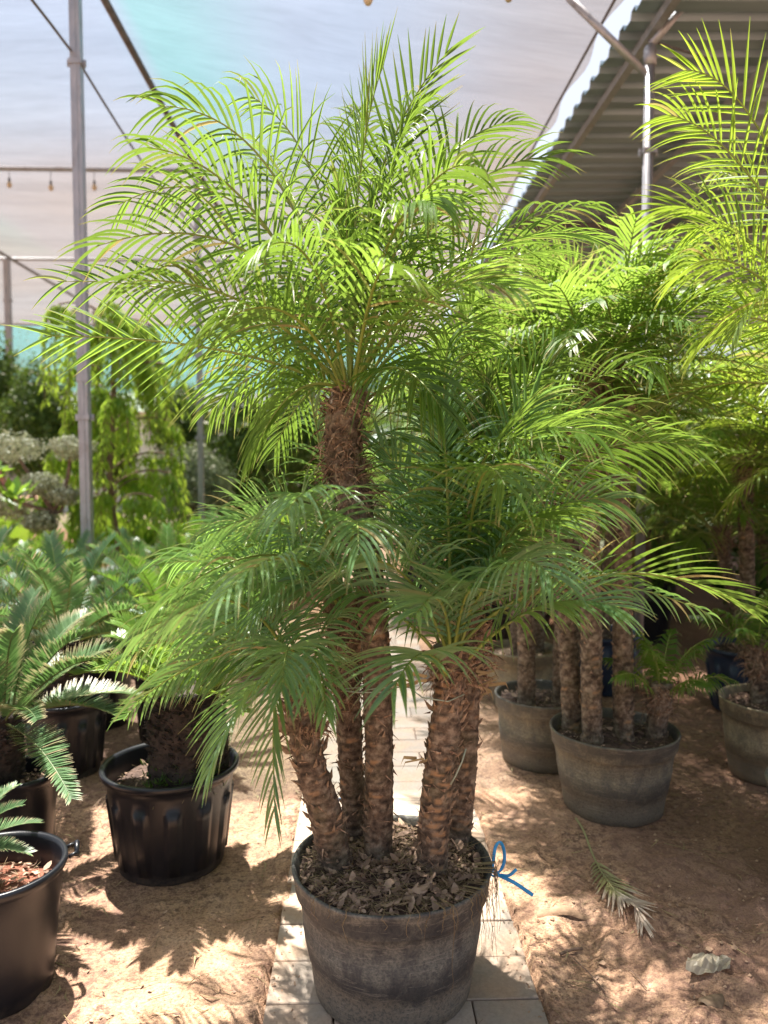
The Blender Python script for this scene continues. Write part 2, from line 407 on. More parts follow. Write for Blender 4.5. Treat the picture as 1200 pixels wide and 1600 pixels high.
def frond(mb, pts, rng, Lmax=0.29, W=0.0052, n=24, pet=0.16, roll=0.0, droop=0.7, lift=0.35, a0=62, a1=22,
          nseg=6, fold=True, tint=0.5, mleaf=0, mrach=1, r0=0.0055, dry=0.0, drytip=0.0, spines=True, flat=0.0, side_vec=None):
    """a pinnate leaf: rachis tube plus two rows of V-folded leaflets"""
    k = len(pts)
    mb.tube(pts, lambda t: r0 * (1 - t) ** 0.8 + 0.0011, 4 if not fold else 5, mrach, tint, cap=False)
    span = pts[-1] - pts[0]
    h = Vector((span.x, span.y, 0))
    if side_vec is not None: side0 = side_vec.normalized()
    elif h.length < 0.05: side0 = Vector((math.cos(roll), math.sin(roll), 0))
    else: side0 = h.cross(Z).normalized()
    flat_n = None
    total = []
    acc = 0.0
    for i in range(k):
        if i: acc += (pts[i] - pts[i - 1]).length
        total.append(acc)
    for side in (-1, 1):
        for j in range(n):
            u = (j + 0.5 + rng.uniform(-0.25, 0.25)) / n
            s = pet + (1 - pet) * u
            x = s * (k - 1)
            i = min(k - 2, int(x)); fr = x - i
            p = pts[i].lerp(pts[i + 1], fr)
            T = (pts[i + 1] - pts[i]).normalized()
            sd = (side0 - T * side0.dot(T)).normalized()
            N = sd.cross(T)
            if N.z < 0 and abs(roll) < 0.01: N = -N
            q = Matrix.Rotation(roll, 3, T)
            sd = q @ sd; N = q @ N
            if u < 0.04 and spines: prof = 0.25
            else: prof = min(1.0, 0.35 + 2.6 * u) * (1.0 - 0.55 * max(0.0, u - 0.35) / 0.65)
            L = Lmax * prof * rng.uniform(0.88, 1.08)
            ang = R(a0 + (a1 - a0) * u ** 1.2 + rng.uniform(-5, 5))
            lf = lift + rng.uniform(-0.12, 0.12)
            d = (T * math.cos(ang) + sd * (side * math.sin(ang) * math.cos(lf)) + N * (math.sin(ang) * math.sin(lf))).normalized()
            g = droop * rng.uniform(0.7, 1.3)
            tt = min(1, max(0, tint + rng.uniform(-0.18, 0.18)))
            pos = p.copy(); prev = None; sick = rng.random(); sk = 0.75 if sick < 0.012 else (0.3 if sick < 0.05 else 0.0); tipd = rng.random() < 0.45
            for m_ in range(nseg + 1):
                t = m_ / nseg
                dk = (d + Vector((0, 0, -g * t ** 1.4 * 1.15))).normalized()
                if m_: pos = pos + dk * (L / nseg)
                if fold: wv = max(0.07, min(1.0, 0.5 + 2.6 * t) * (1.0 - max(0.0, t - 0.35) ** 1.5 * 1.88))
                else: wv = (0.7, 1.0, 0.1)[m_] if nseg == 2 else (1.0, 0.15)[m_]
                wd = dk.cross(N)
                if wd.length < 0.1: wd = dk.cross(sd)
                wd = wd.normalized() * (W * wv)
                dv = max(dry, drytip * (1.0 if t > 0.8 else 0.0)) if (drytip or dry) else max(sk, 0.8 if (t == 1 and tipd) else (0.25 if (t > 0.7 and tipd) else 0.0))
                if fold:
                    dn = N * (-W * wv * 0.55)
                    cur = (mb.vert(pos - wd - dn, tt, dv), mb.vert(pos + dn, tt, dv), mb.vert(pos + wd - dn, tt, dv))
                    if prev:
                        mb.face((prev[0], prev[1], cur[1], cur[0]), mleaf, False)
                        mb.face((prev[1], prev[2], cur[2], cur[1]), mleaf, False)
                else:
                    cur = (mb.vert(pos - wd, tt, dv), mb.vert(pos + wd, tt, dv))
                    if prev: mb.face((prev[0], prev[1], cur[1], cur[0]), mleaf, False)
                prev = cur
    if spines:
        for j in range(7):
            s = 0.05 + pet * j / 7
            x = s * (k - 1); i = min(k - 2, int(x))
            p = pts[i].lerp(pts[i + 1], x - i); T = (pts[i + 1] - pts[i]).normalized()
            sd = (side0 - T * side0.dot(T)).normalized() * rng.choice((-1, 1))
            e = p + (T * 0.7 + sd) * rng.uniform(0.03, 0.07)
            wq = T.cross(sd) * 0.0012
            mb.face((mb.vert(p - wq, tint), mb.vert(p + wq, tint), mb.vert(e, tint)), mrach, False)

def rand_crown(mb, P0, n, L, rng, emin=0, emax=86, hi=True, az0=None, azw=PI, **kw):
    for i in range(n):
        f = (i + 0.5) / n
        el = R(emax + (emin - emax) * f ** 0.8 + rng.uniform(-6, 6))
        az = i * 2.39996 + rng.uniform(-0.3, 0.3) if az0 is None else az0 + rng.uniform(-azw, azw)
        h = Vector((math.cos(az), math.sin(az), 0))
        Lf = L * rng.uniform(0.82, 1.08) * (0.85 + 0.15 * f)
        c, s = math.cos(el), math.sin(el)
        b0 = P0 + h * (0.022 * (0.4 + f)) + Z * (-0.10 * f)
        P1 = b0 + (h * c + Z * s) * Lf * 0.5 + Z * 0.10 * Lf * c
        P2 = b0 + h * Lf * (0.22 + 0.68 * c) + Z * Lf * (0.80 * s - 0.28 * c - 0.05)
        a = dict(roll=rng.uniform(-0.5, 0.5), tint=min(1, max(0, rng.uniform(0.25, 0.8) + 0.15 * (0.5 - f))), droop=rng.uniform(0.25, 0.9))
        a.update(kw)
        if hi: frond(mb, bez(b0, P1, P2, 18), rng, **a)
        else:
            a.setdefault('nseg', 2); a.setdefault('n', 22); a.setdefault('W', 0.0064)
            frond(mb, bez(b0, P1, P2, 9), rng, fold=False, spines=False, **a)

def palm_trunk(mb, path, r_base, r_top, rng, pitch=0.026, amp=0.006, stub_p=0.5, orange=0.35, fibre_from=0.82, dz=0.0085, nseg=26, stub_len=0.014):
    """trunk covered in a spiral of overlapping old leaf bases"""
    # resample
    P = [Vector(p) for p in path]
    L = [0.0]
    for i in range(1, len(P)): L.append(L[-1] + (P[i] - P[i - 1]).length)
    tot = L[-1]; N = max(8, int(tot / dz))
    def pos(s):
        s = max(0, min(tot, s))
        for i in range(1, len(P)):
            if s <= L[i] + 1e-9:
                f = (s - L[i - 1]) / (L[i] - L[i - 1]); 
                p0 = P[i - 2] if i > 1 else P[i - 1] * 2 - P[i]; p1, p2 = P[i - 1], P[i]; p3 = P[i + 1] if i + 1 < len(P) else P[i] * 2 - P[i - 1]
                return 0.5 * ((2 * p1) + (p2 - p0) * f + (2 * p0 - 5 * p1 + 4 * p2 - p3) * f * f + (3 * p1 - p0 - 3 * p2 + p3) * f ** 3)
        return P[-1]
    K = 5
    seed = rng.random() * 50
    rings = []; a = None
    scar = {}
    for i in range(N + 1):
        s = tot * i / N; c = pos(s)
        T = (pos(s + 0.02) - pos(s - 0.02)).normalized()
        if a is None: a = T.cross(Vector((0, 1, 0))).normalized()
        a = (a - T * a.dot(T)).normalized(); b = T.cross(a)
        u = s / tot
        r = r_base + (r_top - r_base) * u
        r *= 1 + 0.22 * max(0, 1 - s / 0.07)
        fib = sm(fibre_from, min(1.0, fibre_from + 0.06), u) if fibre_from < 1 else 0
        r += 0.010 * fib
        ring = []
        for j in range(nseg):
            th = 2 * PI * j / nseg
            # spiral lattice
            row = s / pitch + th / (2 * PI) + 0.45 * nz(math.cos(th) * 0.9 + seed, math.sin(th) * 0.9, s * 7) * 1.0
            ri = math.floor(row); v = row - ri
            col = th / (2 * PI) * K + 0.5 * (ri % 2)
            ci = math.floor(col); w_ = col - ci
            key = (ri, ci % K)
            if key not in scar: scar[key] = (rng.random(), rng.random())
            q = scar[key]
            bell = 1 - abs(2 * w_ - 1) ** 2.2
            hgt = (v ** 1.4) * (0.35 + 0.65 * bell)
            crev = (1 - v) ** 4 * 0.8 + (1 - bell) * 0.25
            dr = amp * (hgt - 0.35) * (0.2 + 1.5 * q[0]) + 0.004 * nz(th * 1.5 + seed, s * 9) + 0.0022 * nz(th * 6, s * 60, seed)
            if fib > 0: dr = dr * (1 - fib) + fib * (0.012 * nz(th * 3 + seed, s * 14) + 0.006 * nz(th * 9, s * 60))
            tn = 1.0 if (q[1] < orange * (0.5 + 1.5 * max(0, nz(s * 5 + seed, th * 0.8) + 0.35)) and 0.3 < v < 0.85 and bell > 0.5) else 0.0
            p = c + (a * math.cos(th) + b * math.sin(th)) * (r + dr)
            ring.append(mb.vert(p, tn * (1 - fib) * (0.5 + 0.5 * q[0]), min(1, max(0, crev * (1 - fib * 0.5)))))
        rings.append(ring)
    for i in range(N):
        for j in range(nseg):
            mb.face((rings[i][j], rings[i][(j + 1) % nseg], rings[i + 1][(j + 1) % nseg], rings[i + 1][j]), 0)
    mb.face(rings[-1], 0)
    # stubs of old leaf bases
    nr = int(tot / pitch)
    for ri in range(1, nr):
        for ci in range(K):
            if rng.random() > stub_p: continue
            th = ((ci + 0.5 - 0.5 * (ri % 2)) / K) * 2 * PI + rng.uniform(-0.15, 0.15)
            s = (ri + 0.95 - th / (2 * PI)) * pitch
            if s < 0.03 or s > tot - 0.02: continue
            c = pos(s); T = (pos(s + 0.02) - pos(s - 0.02)).normalized()
            A = T.cross(Vector((0, 1, 0))).normalized(); B = T.cross(A)
            rd = A * math.cos(th) + B * math.sin(th); tg = T.cross(rd)
            u = s / tot
            r = r_base + (r_top - r_base) * u + amp * 0.4
            hl = stub_len * rng.uniform(0.3, 1.7) * (1 + 1.4 * sm(fibre_from - 0.25, fibre_from, u))
            p = c + rd * (r - 0.004)
            wd = rng.uniform(0.003, 0.013)
            e = p + rd * hl * rng.uniform(0.5, 0.9) + T * hl * rng.uniform(0.5, 1.1) + tg * rng.uniform(-0.004, 0.004)
            v1 = mb.vert(p - tg * wd - T * 0.006, 0, .2); v2 = mb.vert(p + tg * wd - T * 0.006, 0, .2); v3 = mb.vert(p + T * 0.006, 0, .3)
            v4 = mb.vert(e, 0, 0); v5 = mb.vert(p + rd * hl * 0.35 - T * 0.002, 0, 0)
            mb.face((v1, v5, v4), 1, False); mb.face((v5, v2, v4), 1, False); mb.face((v2, v3, v4), 1, False); mb.face((v3, v1, v4), 1, False); mb.face((v1, v2, v5), 1, False)
    for _ in range(int(150 * tot) if nseg > 20 else 0):      # loose hairs and torn sheath all over
        s = tot * rng.random(); th = rng.uniform(0, 2 * PI)
        c = pos(s); T = (pos(s + 0.02) - pos(s - 0.02)).normalized()
        A = T.cross(Vector((0, 1, 0))).normalized(); B = T.cross(A)
        rd = A * math.cos(th) + B * math.sin(th); tg = T.cross(rd)
        p = c + rd * (r_base + (r_top - r_base) * s / tot + 0.002)
        dd = (tg * rng.uniform(-1, 1) - T * rng.uniform(-0.4, 1.0) + rd * rng.uniform(0.0, 0.35)).normalized()
        ln = rng.uniform(0.015, 0.05); sd_ = dd.cross(rd).normalized() * rng.uniform(0.0006, 0.004)
        e = p + dd * ln
        mb.face((mb.vert(p - sd_), mb.vert(p + sd_), mb.vert(e)), 2, False)
    # fibre strips
    if fibre_from < 1:
        for _ in range(int(260 * tot * (1.0 - fibre_from) / 0.2)):
            s = tot * rng.uniform(fibre_from - 0.03, 1.0); th = rng.uniform(0, 2 * PI)
            c = pos(s); T = (pos(s + 0.02) - pos(s - 0.02)).normalized()
            A = T.cross(Vector((0, 1, 0))).normalized(); B = T.cross(A)
            rd = A * math.cos(th) + B * math.sin(th); tg = T.cross(rd)
            r = r_top + 0.008
            p = c + rd * r
            dd = (tg * rng.uniform(-1, 1) + T * rng.uniform(-0.9, 0.6) + rd * rng.uniform(0.1, 0.6)).normalized()
            ln = rng.uniform(0.03, 0.10); ww = rng.uniform(0.0008, 0.0035)
            side = dd.cross(rd).normalized() * ww
            mid = p + dd * ln * 0.5 + rd * 0.008; e = p + dd * ln - Z * ln * 0.2
            a1 = mb.vert(p - side); a2 = mb.vert(p + side); b1 = mb.vert(mid - side); b2 = mb.vert(mid + side); e1 = mb.vert(e)
            mb.face((a1, a2, b2, b1), 2, False); mb.face((b1, b2, e1), 2, False)
    return pos, tot
TRUNKM = None

def lathe(mb, prof, n=72, m=0, fn=None, close_bottom=True):
    rings = []
    for (r, z) in prof:
        ring = []
        for j in range(n):
            th = 2 * PI * j / n
            rr = r + (fn(th, z, r) if fn else 0)
            ring.append(mb.vert((rr * math.cos(th), rr * math.sin(th), z)))
        rings.append(ring)
    for i in range(len(rings) - 1):
        for j in range(n):
            mb.face((rings[i][j], rings[i][(j + 1) % n], rings[i + 1][(j + 1) % n], rings[i + 1][j]), m)
    if close_bottom: mb.face(rings[0][::-1], m, False)

def make_pot(parent, rt, rb, h, mat, style='plain', soil=M['soil'], soil_z=None, seed=0, dent=0.0, chips=0, mulch=None, handles=()):
    mb = MB()
    lip = 0.012 if style != 'heavy' else 0.014
    sz = soil_z if soil_z is not None else h - 0.05
    k = (rt - rb) / h
    def ro(z): return rb + k * z
    prof = [(rb - 0.012, 0.0), (rb, 0.008)]
    if style == 'heavy':
        for q in (0.1, 0.2, 0.30, 0.31, 0.42, 0.55, 0.56, 0.7, 0.79):
            off = 0.003 if q in (0.31, 0.42, 0.55) else 0.0
            prof.append((ro(h * q) + off, h * q))
        prof += [(ro(h * 0.80) + 0.007, h * 0.80), (ro(h * 0.81) + 0.009, h * 0.81), (rt + 0.006, h * 0.97), (rt + 0.010, h * 0.985), (rt + 0.008, h), (rt + 0.001, h + 0.001), (rt - 0.004, h - 0.010), (ro(sz) - 0.016, sz - 0.03)]
    elif style == 'nursery':
        for q in (0.05, 0.10, 0.101, 0.11, 0.35, 0.6, 0.72, 0.73, 0.85, 0.93):
            prof.append((ro(h * q), h * q))
        prof += [(rt + 0.010, h * 0.935), (rt + 0.017, h * 0.95), (rt + 0.018, h * 0.985), (rt + 0.013, h), (rt + 0.002, h), (rt - 0.006, h - 0.012), (ro(sz) - 0.010, sz - 0.03)]
    else:
        for q in (0.12, 0.3, 0.31, 0.5, 0.7, 0.9): prof.append((ro(h * q), h * q))
        prof += [(rt + 0.006, h * 0.93), (rt + 0.012, h * 0.965), (rt + 0.010, h), (rt - 0.002, h), (rt - 0.008, h - 0.012), (ro(sz) - 0.012, sz - 0.03)]
    n = 144 if style == 'nursery' else 84
    def fn(th, z, r):
        o = dent * nz(math.cos(th) * 1.3 + seed, math.sin(th) * 1.3, z * 2)
        if style == 'nursery' and h * 0.105 < z < h * 0.725 and r > ro(z) - 0.001:
            ph = (th / (2 * PI) * 12) % 1.0
            if 0.30 < ph < 0.70: o += 0.009
        if style == 'heavy': o += dent * 0.3 * nz(th * 2, z * 12, seed)
        return o
    lathe(mb, prof, n, 0, fn)
    for ha in handles:
        c, s = math.cos(ha), math.sin(ha); rd = Vector((c, s, 0)); tg = Vector((-s, c, 0))
        for e in (-1, 1):
            mb.tube([rd * (rt + 0.01) + tg * 0.035 * e + Z * (h - 0.02), rd * (rt + 0.035) + tg * 0.032 * e + Z * (h - 0.012)], 0.006, 6)
        mb.tube([rd * (rt + 0.034) + tg * -0.036 + Z * (h - 0.02), rd * (rt + 0.040) + Z * (h + 0.006), rd * (rt + 0.034) + tg * 0.036 + Z * (h - 0.02)], 0.008, 6)
    po = mb.build('pot', mat, parent)
    # soil
    sb = MB(); rng = random.Random(seed + 7)
    rs = ro(sz) - 0.012; nr, na = 16, 40
    def hh(x, y):
        d = math.hypot(x, y) / rs
        return sz + 0.022 * nz(x * 9 + seed, y * 9) + 0.012 * nz(x * 30, y * 30, seed) + (0.018 * (1 - d) if chips else 0)
    cen = sb.vert((0, 0, hh(0, 0))); prev = None
    for i in range(1, nr + 1):
        ring = []
        for j in range(na):
            th = 2 * PI * j / na; r = rs * i / nr
            x, y = r * math.cos(th), r * math.sin(th)
            ring.append(sb.vert((x, y, hh(x, y))))
        if prev is None:
            for j in range(na): sb.face((cen, ring[j], ring[(j + 1) % na]))
        else:
            for j in range(na): sb.face((prev[j], ring[j], ring[(j + 1) % na], prev[(j + 1) % na]))
        prev = ring
    for _ in range(chips):
        r = rs * math.sqrt(rng.random()) * 0.98; th = rng.uniform(0, 2 * PI)
        x, y = r * math.cos(th), r * math.sin(th)
        p = Vector((x, y, hh(x, y) + rng.uniform(0.0, 0.014)))
        chip(sb, p, rng, rng.uniform(0.008, 0.028), rng.uniform(0.004, 0.014), 1)
    for _ in range(chips // 12):
        r = rs * math.sqrt(rng.random()) * 0.97; th = rng.uniform(0, 2 * PI)
        chip(sb, Vector((r * math.cos(th), r * math.sin(th), hh(r * math.cos(th), r * math.sin(th)) + rng.uniform(0.008, 0.022))), rng, rng.uniform(0.03, 0.055), rng.uniform(0.012, 0.026), 1)
    for _ in range(chips // 3):
        r = rs * math.sqrt(rng.random()) * 0.98; th = rng.uniform(0, 2 * PI)
        x, y = r * math.cos(th), r * math.sin(th); p = Vector((x, y, hh(x, y) + rng.uniform(0.003, 0.02)))
        stick(sb, p, rng, rng.uniform(0.03, 0.11), 0.0009, 2)
    sb.build('soil', [soil, M['chips'], M['straw']], parent)
    return sz

def chip(mb, p, rng, L, W_, m):
    az = rng.uniform(0, 2 * PI); el = rng.uniform(-0.6, 0.6)
    d = Vector((math.cos(az) * math.cos(el), math.sin(az) * math.cos(el), math.sin(el)))
    s = Vector((-math.sin(az), math.cos(az), rng.uniform(-0.6, 0.6))).normalized()
    up = d.cross(s); c = rng.uniform(-0.5, 0.9)
    t = rng.random()
    rows = []
    for q, wq in ((-1, 0.3), (-0.3, 1), (0.5, 0.8), (1, 0.15)):
        cc = p + d * L * q * 0.5 + up * (c * L * 0.3 * (q * q))
        rows.append((mb.vert(cc - s * W_ * wq * 0.5 + up * W_ * 0.2, t), mb.vert(cc + s * W_ * wq * 0.5 + up * W_ * 0.2, t)))
    for a, b in zip(rows, rows[1:]): mb.face((a[0], a[1], b[1], b[0]), m, False)
def stick(mb, p, rng, L, r, m, tint=None):
    az = rng.uniform(0, 2 * PI)
    d = Vector((math.cos(az), math.sin(az), rng.uniform(-0.1, 0.25)))
    s = Vector((-d.y, d.x, 0)).normalized()
    bend = rng.uniform(-0.25, 0.25) * L; lift = rng.uniform(0, 0.08) * L
    t = rng.random() if tint is None else tint
    pts = [p + d * L * (q - 0.5) + s * bend * (q * (1 - q) * 2) + Z * lift * q * (1 - q) * 4 for q in (0, 0.33, 0.66, 1)]
    mb.tube(pts, lambda u: r * (1 - 0.5 * u), 3, m, t, cap=False)

# ------------------------------------------------------------------ ground and path
PX0, PX1 = -0.28, 0.545
FEET = [(-0.9, 2.2, 1.3), (-0.75, 2.55, 1.5), (-1.05, 2.75, 1.2), (0.85, 2.35, 1.1), (1.1, 2.7, 1.7), (0.8, 3.1, 1.4), (1.35, 2.25, 0.4), (-0.6, 3.3, 1.6), (-0.8, 3.8, 1.4), (0.75, 3.6, 1.6), (1.5, 2.6, 1.0), (-0.45, 2.1, 1.7)]
def ground_h(x, y):
    f = sm(60, 12, max(abs(x), abs(y)))
    h = 0.030 * nz(x * 0.9, y * 0.9) + 0.020 * nz(x * 2.7, y * 2.7, 3) + 0.011 * nz(x * 8, y * 8, 5)
    if y < 8: h += 0.006 * nz(x * 22, y * 22, 7)
    rough = sm(0.5, 0.9, x) * sm(3.6, 2.6, y)
    for (fx, fy, fa) in FEET:
        dx, dy = x - fx, y - fy
        if abs(dx) < 0.3 and abs(dy) < 0.3:
            u = (dx * math.cos(fa) + dy * math.sin(fa)) / 0.13; v = (-dx * math.sin(fa) + dy * math.cos(fa)) / 0.05
            q = u * u + v * v
            h += -0.018 * math.exp(-q * q) + 0.010 * math.exp(-(q - 2.2) ** 2 * 1.5)
    h += rough * (0.045 * abs(nz(x * 5.5, y * 5.5, 9)) + 0.026 * nz(x * 14, y * 14, 2))
    h = h * f
    # path bed
    e = min(x - PX0, PX1 - x)
    e -= 0.004 + 0.035 * nz(x * 2, y * 4, 31) + 0.02 * nz(x * 2, y * 15, 33)
    k = sm(-0.03, -0.005, e)
    edge = 0.014 + 0.008 * nz(x * 6, y * 5, 11)
    h = h * (1 - k) + k * (-0.03)
    if e < -0.002: h = max(h, edge * sm(-0.12, -0.03, e))
    return h
def axis(dense0, dense1, step, lo, hi):
    a = []
    x = dense0
    while x <= dense1: a.append(x); x += step
    s = step; x = a[-1]
    while x < hi: s *= 1.25; x += s; a.append(x)
    s = step; x = dense0; b = []
    while x > lo: s *= 1.25; x -= s; b.append(x)
    return b[::-1] + a
xs = axis(-1.6, 2.2, 0.02, -260, 260); ys = axis(1.3, 4.6, 0.02, -200, 320)
g = MB()
for y in ys:
    for x in xs:
        t = 0.45 + 0.25 * sm(-0.6, -1.6, x) + 0.3 * sm(0.9, 1.9, x) - 0.3 * sm(0.35, 0.0, abs(x + 0.55)) * sm(3.0, 2.5, y)
        t += 0.35 * math.exp(-((x - 1.75) ** 2 + (y - 2.9) ** 2) / 0.5)
        t -= 0.2 * math.exp(-((x - 0.95) ** 2 + (y - 4.2) ** 2) / 1.2)
        g.vert((x, y, ground_h(x, y)), t)
nx = len(xs)
for j in range(len(ys) - 1):
    for i in range(nx - 1):
        a = j * nx + i
        g.face((a, a + 1, a + nx + 1, a + nx))
setting(g.build('ground', M['sand']))

pv = MB(); rng = random.Random(5)
y = 1.0; row = 0
while y < 20:
    offs = 0.0 if row % 2 == 0 else -0.205
    x = PX0 + offs
    while x < PX1 - 0.02:
        a = max(x, PX0); b = min(x + 0.41, PX1)
        if b - a > 0.05:
            pv.box(((a + b) / 2, y + 0.1, -0.015 + rng.uniform(-0.0015, 0.0015)), (b - a - 0.005, 0.195, 0.045), 0,
                   Matrix.Rotation(rng.uniform(-0.01, 0.01), 3, 'X') @ Matrix.Rotation(rng.uniform(-0.006, 0.006), 3, 'Y') @ Matrix.Rotation(rng.uniform(-0.006, 0.006), 3, 'Z'), rng.random(), 0.003)
        x += 0.41
    y += 0.2; row += 1
pv.box(((PX0 + PX1) / 2, 10.5, -0.02), (PX1 - PX0 - 0.01, 19, 0.02), 1)
setting(pv.build('path', [M['paver'], M['sand']]))

# litter on the ground (uncountable)
lt = MB(); rng = random.Random(11)
for _ in range(12000):
    x = rng.uniform(-2.6, 3.2); y = 1.6 + 6.0 * rng.random() ** 1.5
    dens = 0.45 + 0.65 * sm(0.9, 1.7, x) + 0.5 * sm(-0.7, -1.4, x) 
    if PX0 - 0.02 < x < PX1 + 0.02: dens = 0.05
    if rng.random() > dens * (0.4 + 1.2 * max(0, nz(x * 1.3, y * 1.3, 21) + 0.25)): continue
    z = ground_h(x, y) if not (PX0 < x < PX1) else 0.009
    p = Vector((x, y, z + 0.003))
    if rng.random() < 0.66: chip(lt, p, rng, rng.uniform(0.006, 0.022), rng.uniform(0.003, 0.010), 0)
    else: stick(lt, p, rng, rng.uniform(0.02, 0.10), rng.uniform(0.0007, 0.0018), 1)
for _ in range(420):    # fallen leaflets and longer twigs
    x = rng.uniform(-2.2, 2.6); y = 1.7 + 4.2 * rng.random() ** 1.3
    inside = PX0 < x < PX1
    if inside and rng.random() < 0.9: continue
    p = Vector((x, y, (0.009 if inside else ground_h(x, y)) + 0.005))
    if rng.random() < 0.5: stick(lt, p, rng, rng.uniform(0.06, 0.20), rng.uniform(0.001, 0.0022), 1)
    else:
        az = rng.uniform(0, 6.28); d = Vector((math.cos(az), math.sin(az), 0)); s_ = Vector((-d.y, d.x, 0)) * rng.uniform(0.002, 0.004); L = rng.uniform(0.05, 0.13); t = rng.uniform(0.4, 1)
        c_ = [p - d * L / 2, p + s_ * 3 + Z * rng.uniform(0.002, 0.012), p + d * L / 2]
        lt.face((lt.vert(c_[0], t), lt.vert(c_[1] - s_, t), lt.vert(c_[2], t), lt.vert(c_[1] + s_, t)), 1, False)
for _ in range(9000):   # small clods and grit
    x = rng.uniform(-2.4, 2.8); y = 1.6 + 4.5 * rng.random() ** 1.4
    if PX0 - 0.01 < x < PX1 + 0.01: continue
    if rng.random() > 0.25 + 1.6 * max(0, nz(x * 2.1, y * 2.1, 41)) + 0.35 * sm(0.6, 1.0, x): continue
    r_ = 0.0018 + 0.0085 * rng.random() ** 5 + (0.006 * rng.random() ** 3 if x > 0.6 and y < 2.8 else 0)
    p = Vector((x, y, ground_h(x, y) + r_ * 0.3)); t = rng.random()
    v = [lt.vert(p + Vector((a * r_ * rng.uniform(.7, 1.2), b_ * r_ * rng.uniform(.7, 1.2), c_ * r_ * rng.uniform(.6, 1))), t) for a, b_, c_ in ((1, 0, 0), (0, 1, 0), (-1, 0, 0), (0, -1, 0), (0, 0, 1))]
    for a, b_ in ((0, 1), (1, 2), (2, 3), (3, 0)): lt.face((v[a], v[b_], v[4]), 3 if t < 0.8 else 2, False)
for _ in range(900):    # crumbs along the path edges
    x = rng.choice((PX0, PX1)) + rng.gauss(0, 0.05); y = 1.8 + 4 * rng.random()
    z = ground_h(x, y) if not (PX0 < x < PX1) else 0.009
    chip(lt, Vector((x, y, z + 0.002)), rng, rng.uniform(0.004, 0.012), rng.uniform(0.003, 0.008), 2)
lo = setting(lt.build('leaf_litter', [M['chips'], M['straw'], M['clay'], M['clod']]), 'stuff')

# ------------------------------------------------------------------ shade structure
NETX1 = 1.88
def net_z(x, y):
    base = 5.55 if x < -2.13 else 5.55 + (4.92 - 5.55) * (x + 2.13) / (NETX1 + 2.13)
    span = (x + 2.13) / 4.0 if x > -2.13 else (x + 2.13) / 4.4
    sx = abs(math.sin(PI * (span % 1.0))); sy = abs(math.sin(PI * (((y - 1.7) / 4.4) % 1.0)))
    return base - 0.10 * sx * (0.4 + 0.6 * sy) + 0.03 * nz(x * 0.9, y * 0.9)
def make_net(name, x0, x1, y0, y1, nx_, ny_, label, green):
    nb = MB()
    for j in range(ny_ + 1):
        for i in range(nx_ + 1):
            x = x0 + (x1 - x0) * i / nx_; y = y0 + (y1 - y0) * j / ny_
            if i == nx_ and not green: x += 0.03 * math.sin(y * 6)
            t = 0.12 + 0.1 * nz(x * 0.3, y * 0.25, 4)
            t += 0.75 * sm(-2.15, -2.02, x) * sm(-0.5, -1.75, x)
            t += 0.8 * sm(-5.3, -5.9, x) * sm(11.5, 12.2, y) * sm(15.2, 14.6, y)
            t += 0.8 * sm(-3.4, -3.6, x) * sm(-4.4, -4.2, x) * sm(15, 16, y)
            d = 0.75 * sm(-0.2, 1.7, x) * sm(3.5, 5.5, y) + 0.75 * sm(7.0, 12.0, y) + 0.2 * nz(x * 0.4, y * 0.4, 8)
            if green: t, d = 0.95, 0.0
            nb.vert((x, y, net_z(x, y) + (0.02 if green else 0)), max(0, min(1, t)), max(0, min(0.95, d)))
    w_ = nx_ + 1
    for j in range(ny_):
        for i in range(nx_):
            a = j * w_ + i
            nb.face((a, a + 1, a + w_ + 1, a + w_))
    o = nb.build(name, M['net'], None, (0, 0, 0))
    return tag(o, label, 'shade net', 'shade nets over the nursery')
make_net('shade_net', -15.3, NETX1, 5.4, 21.6, 90, 120, 'pale translucent shade net stretched overhead above the tall palm', False)
make_net('shade_net', -15.3, NETX1, 21.75, 42, 50, 50, 'green shade net stretched over the far end of the nursery', True)

def pole(x, y, h, label, r=0.05, square=True, name='steel_post', mat=None, group='steel posts holding the shade structure'):
    mb = MB()
    if square:
        mb.box((0, 0, h / 2), (2 * r, 2 * r, h), 0)
        mb.box((0, 0, 2.3), (2 * r + 0.012, 2 * r + 0.012, 0.05), 0)
        mb.box((0, -r - 0.001, h / 2), (r * 0.5, 0.008, h * 0.999), 0)
    else:
        mb.tube([Vector((0, 0, 0)), Vector((0, 0, h))], r, 14, 0)
        mb.tube([Vector((0, 0, h - 0.14)), Vector((0, 0, h - 0.02))], r * 1.25, 14, 0)
    mb.box((0, 0, 0.012), (0.2, 0.2, 0.016), 0)
    for zc in (h - 0.75, 3.1, 2.0):
        mb.box((0, 0, zc), (2 * r + 0.022, 2 * r + 0.022, 0.035), 0)
        for sx in (-1, 1):
            mb.box((sx * (r + 0.022), 0, zc), (0.022, 0.012, 0.05), 0)
            mb.tube([Vector((sx * (r + 0.024), -0.022, zc)), Vector((sx * (r + 0.024), 0.022, zc))], 0.006, 6, 0)
    o = mb.build(name, mat or M['galv'], None, (0, 0, 0)); o.location = (x, y, -0.02)
    return tag(o, label, 'post', group)
pole(-2.13, 6.1, 5.42, 'tall square galvanised post beside the weeping tree', 0.038)
pole(-2.13, 10.5, 5.42, 'slim pale square post in front of the grey-green round shrub', 0.036)
pole(-2.13, 14.9, 5.42, 'galvanised post hidden behind the palm fronds, third along its row', 0.036)
pole(-2.13, 19.3, 5.42, 'galvanised post furthest along the row behind the palm fronds', 0.036)
pole(-6.45, 14.6, 5.42, 'distant galvanised post at the picture\'s left edge by the dark hedge', 0.05)
pole(-6.45, 19.3, 5.42, 'distant galvanised post between the dark hedge and the weeping tree', 0.04)
pole(-6.45, 10.2, 5.42, 'galvanised post just outside the cloud-pruned tree', 0.05)
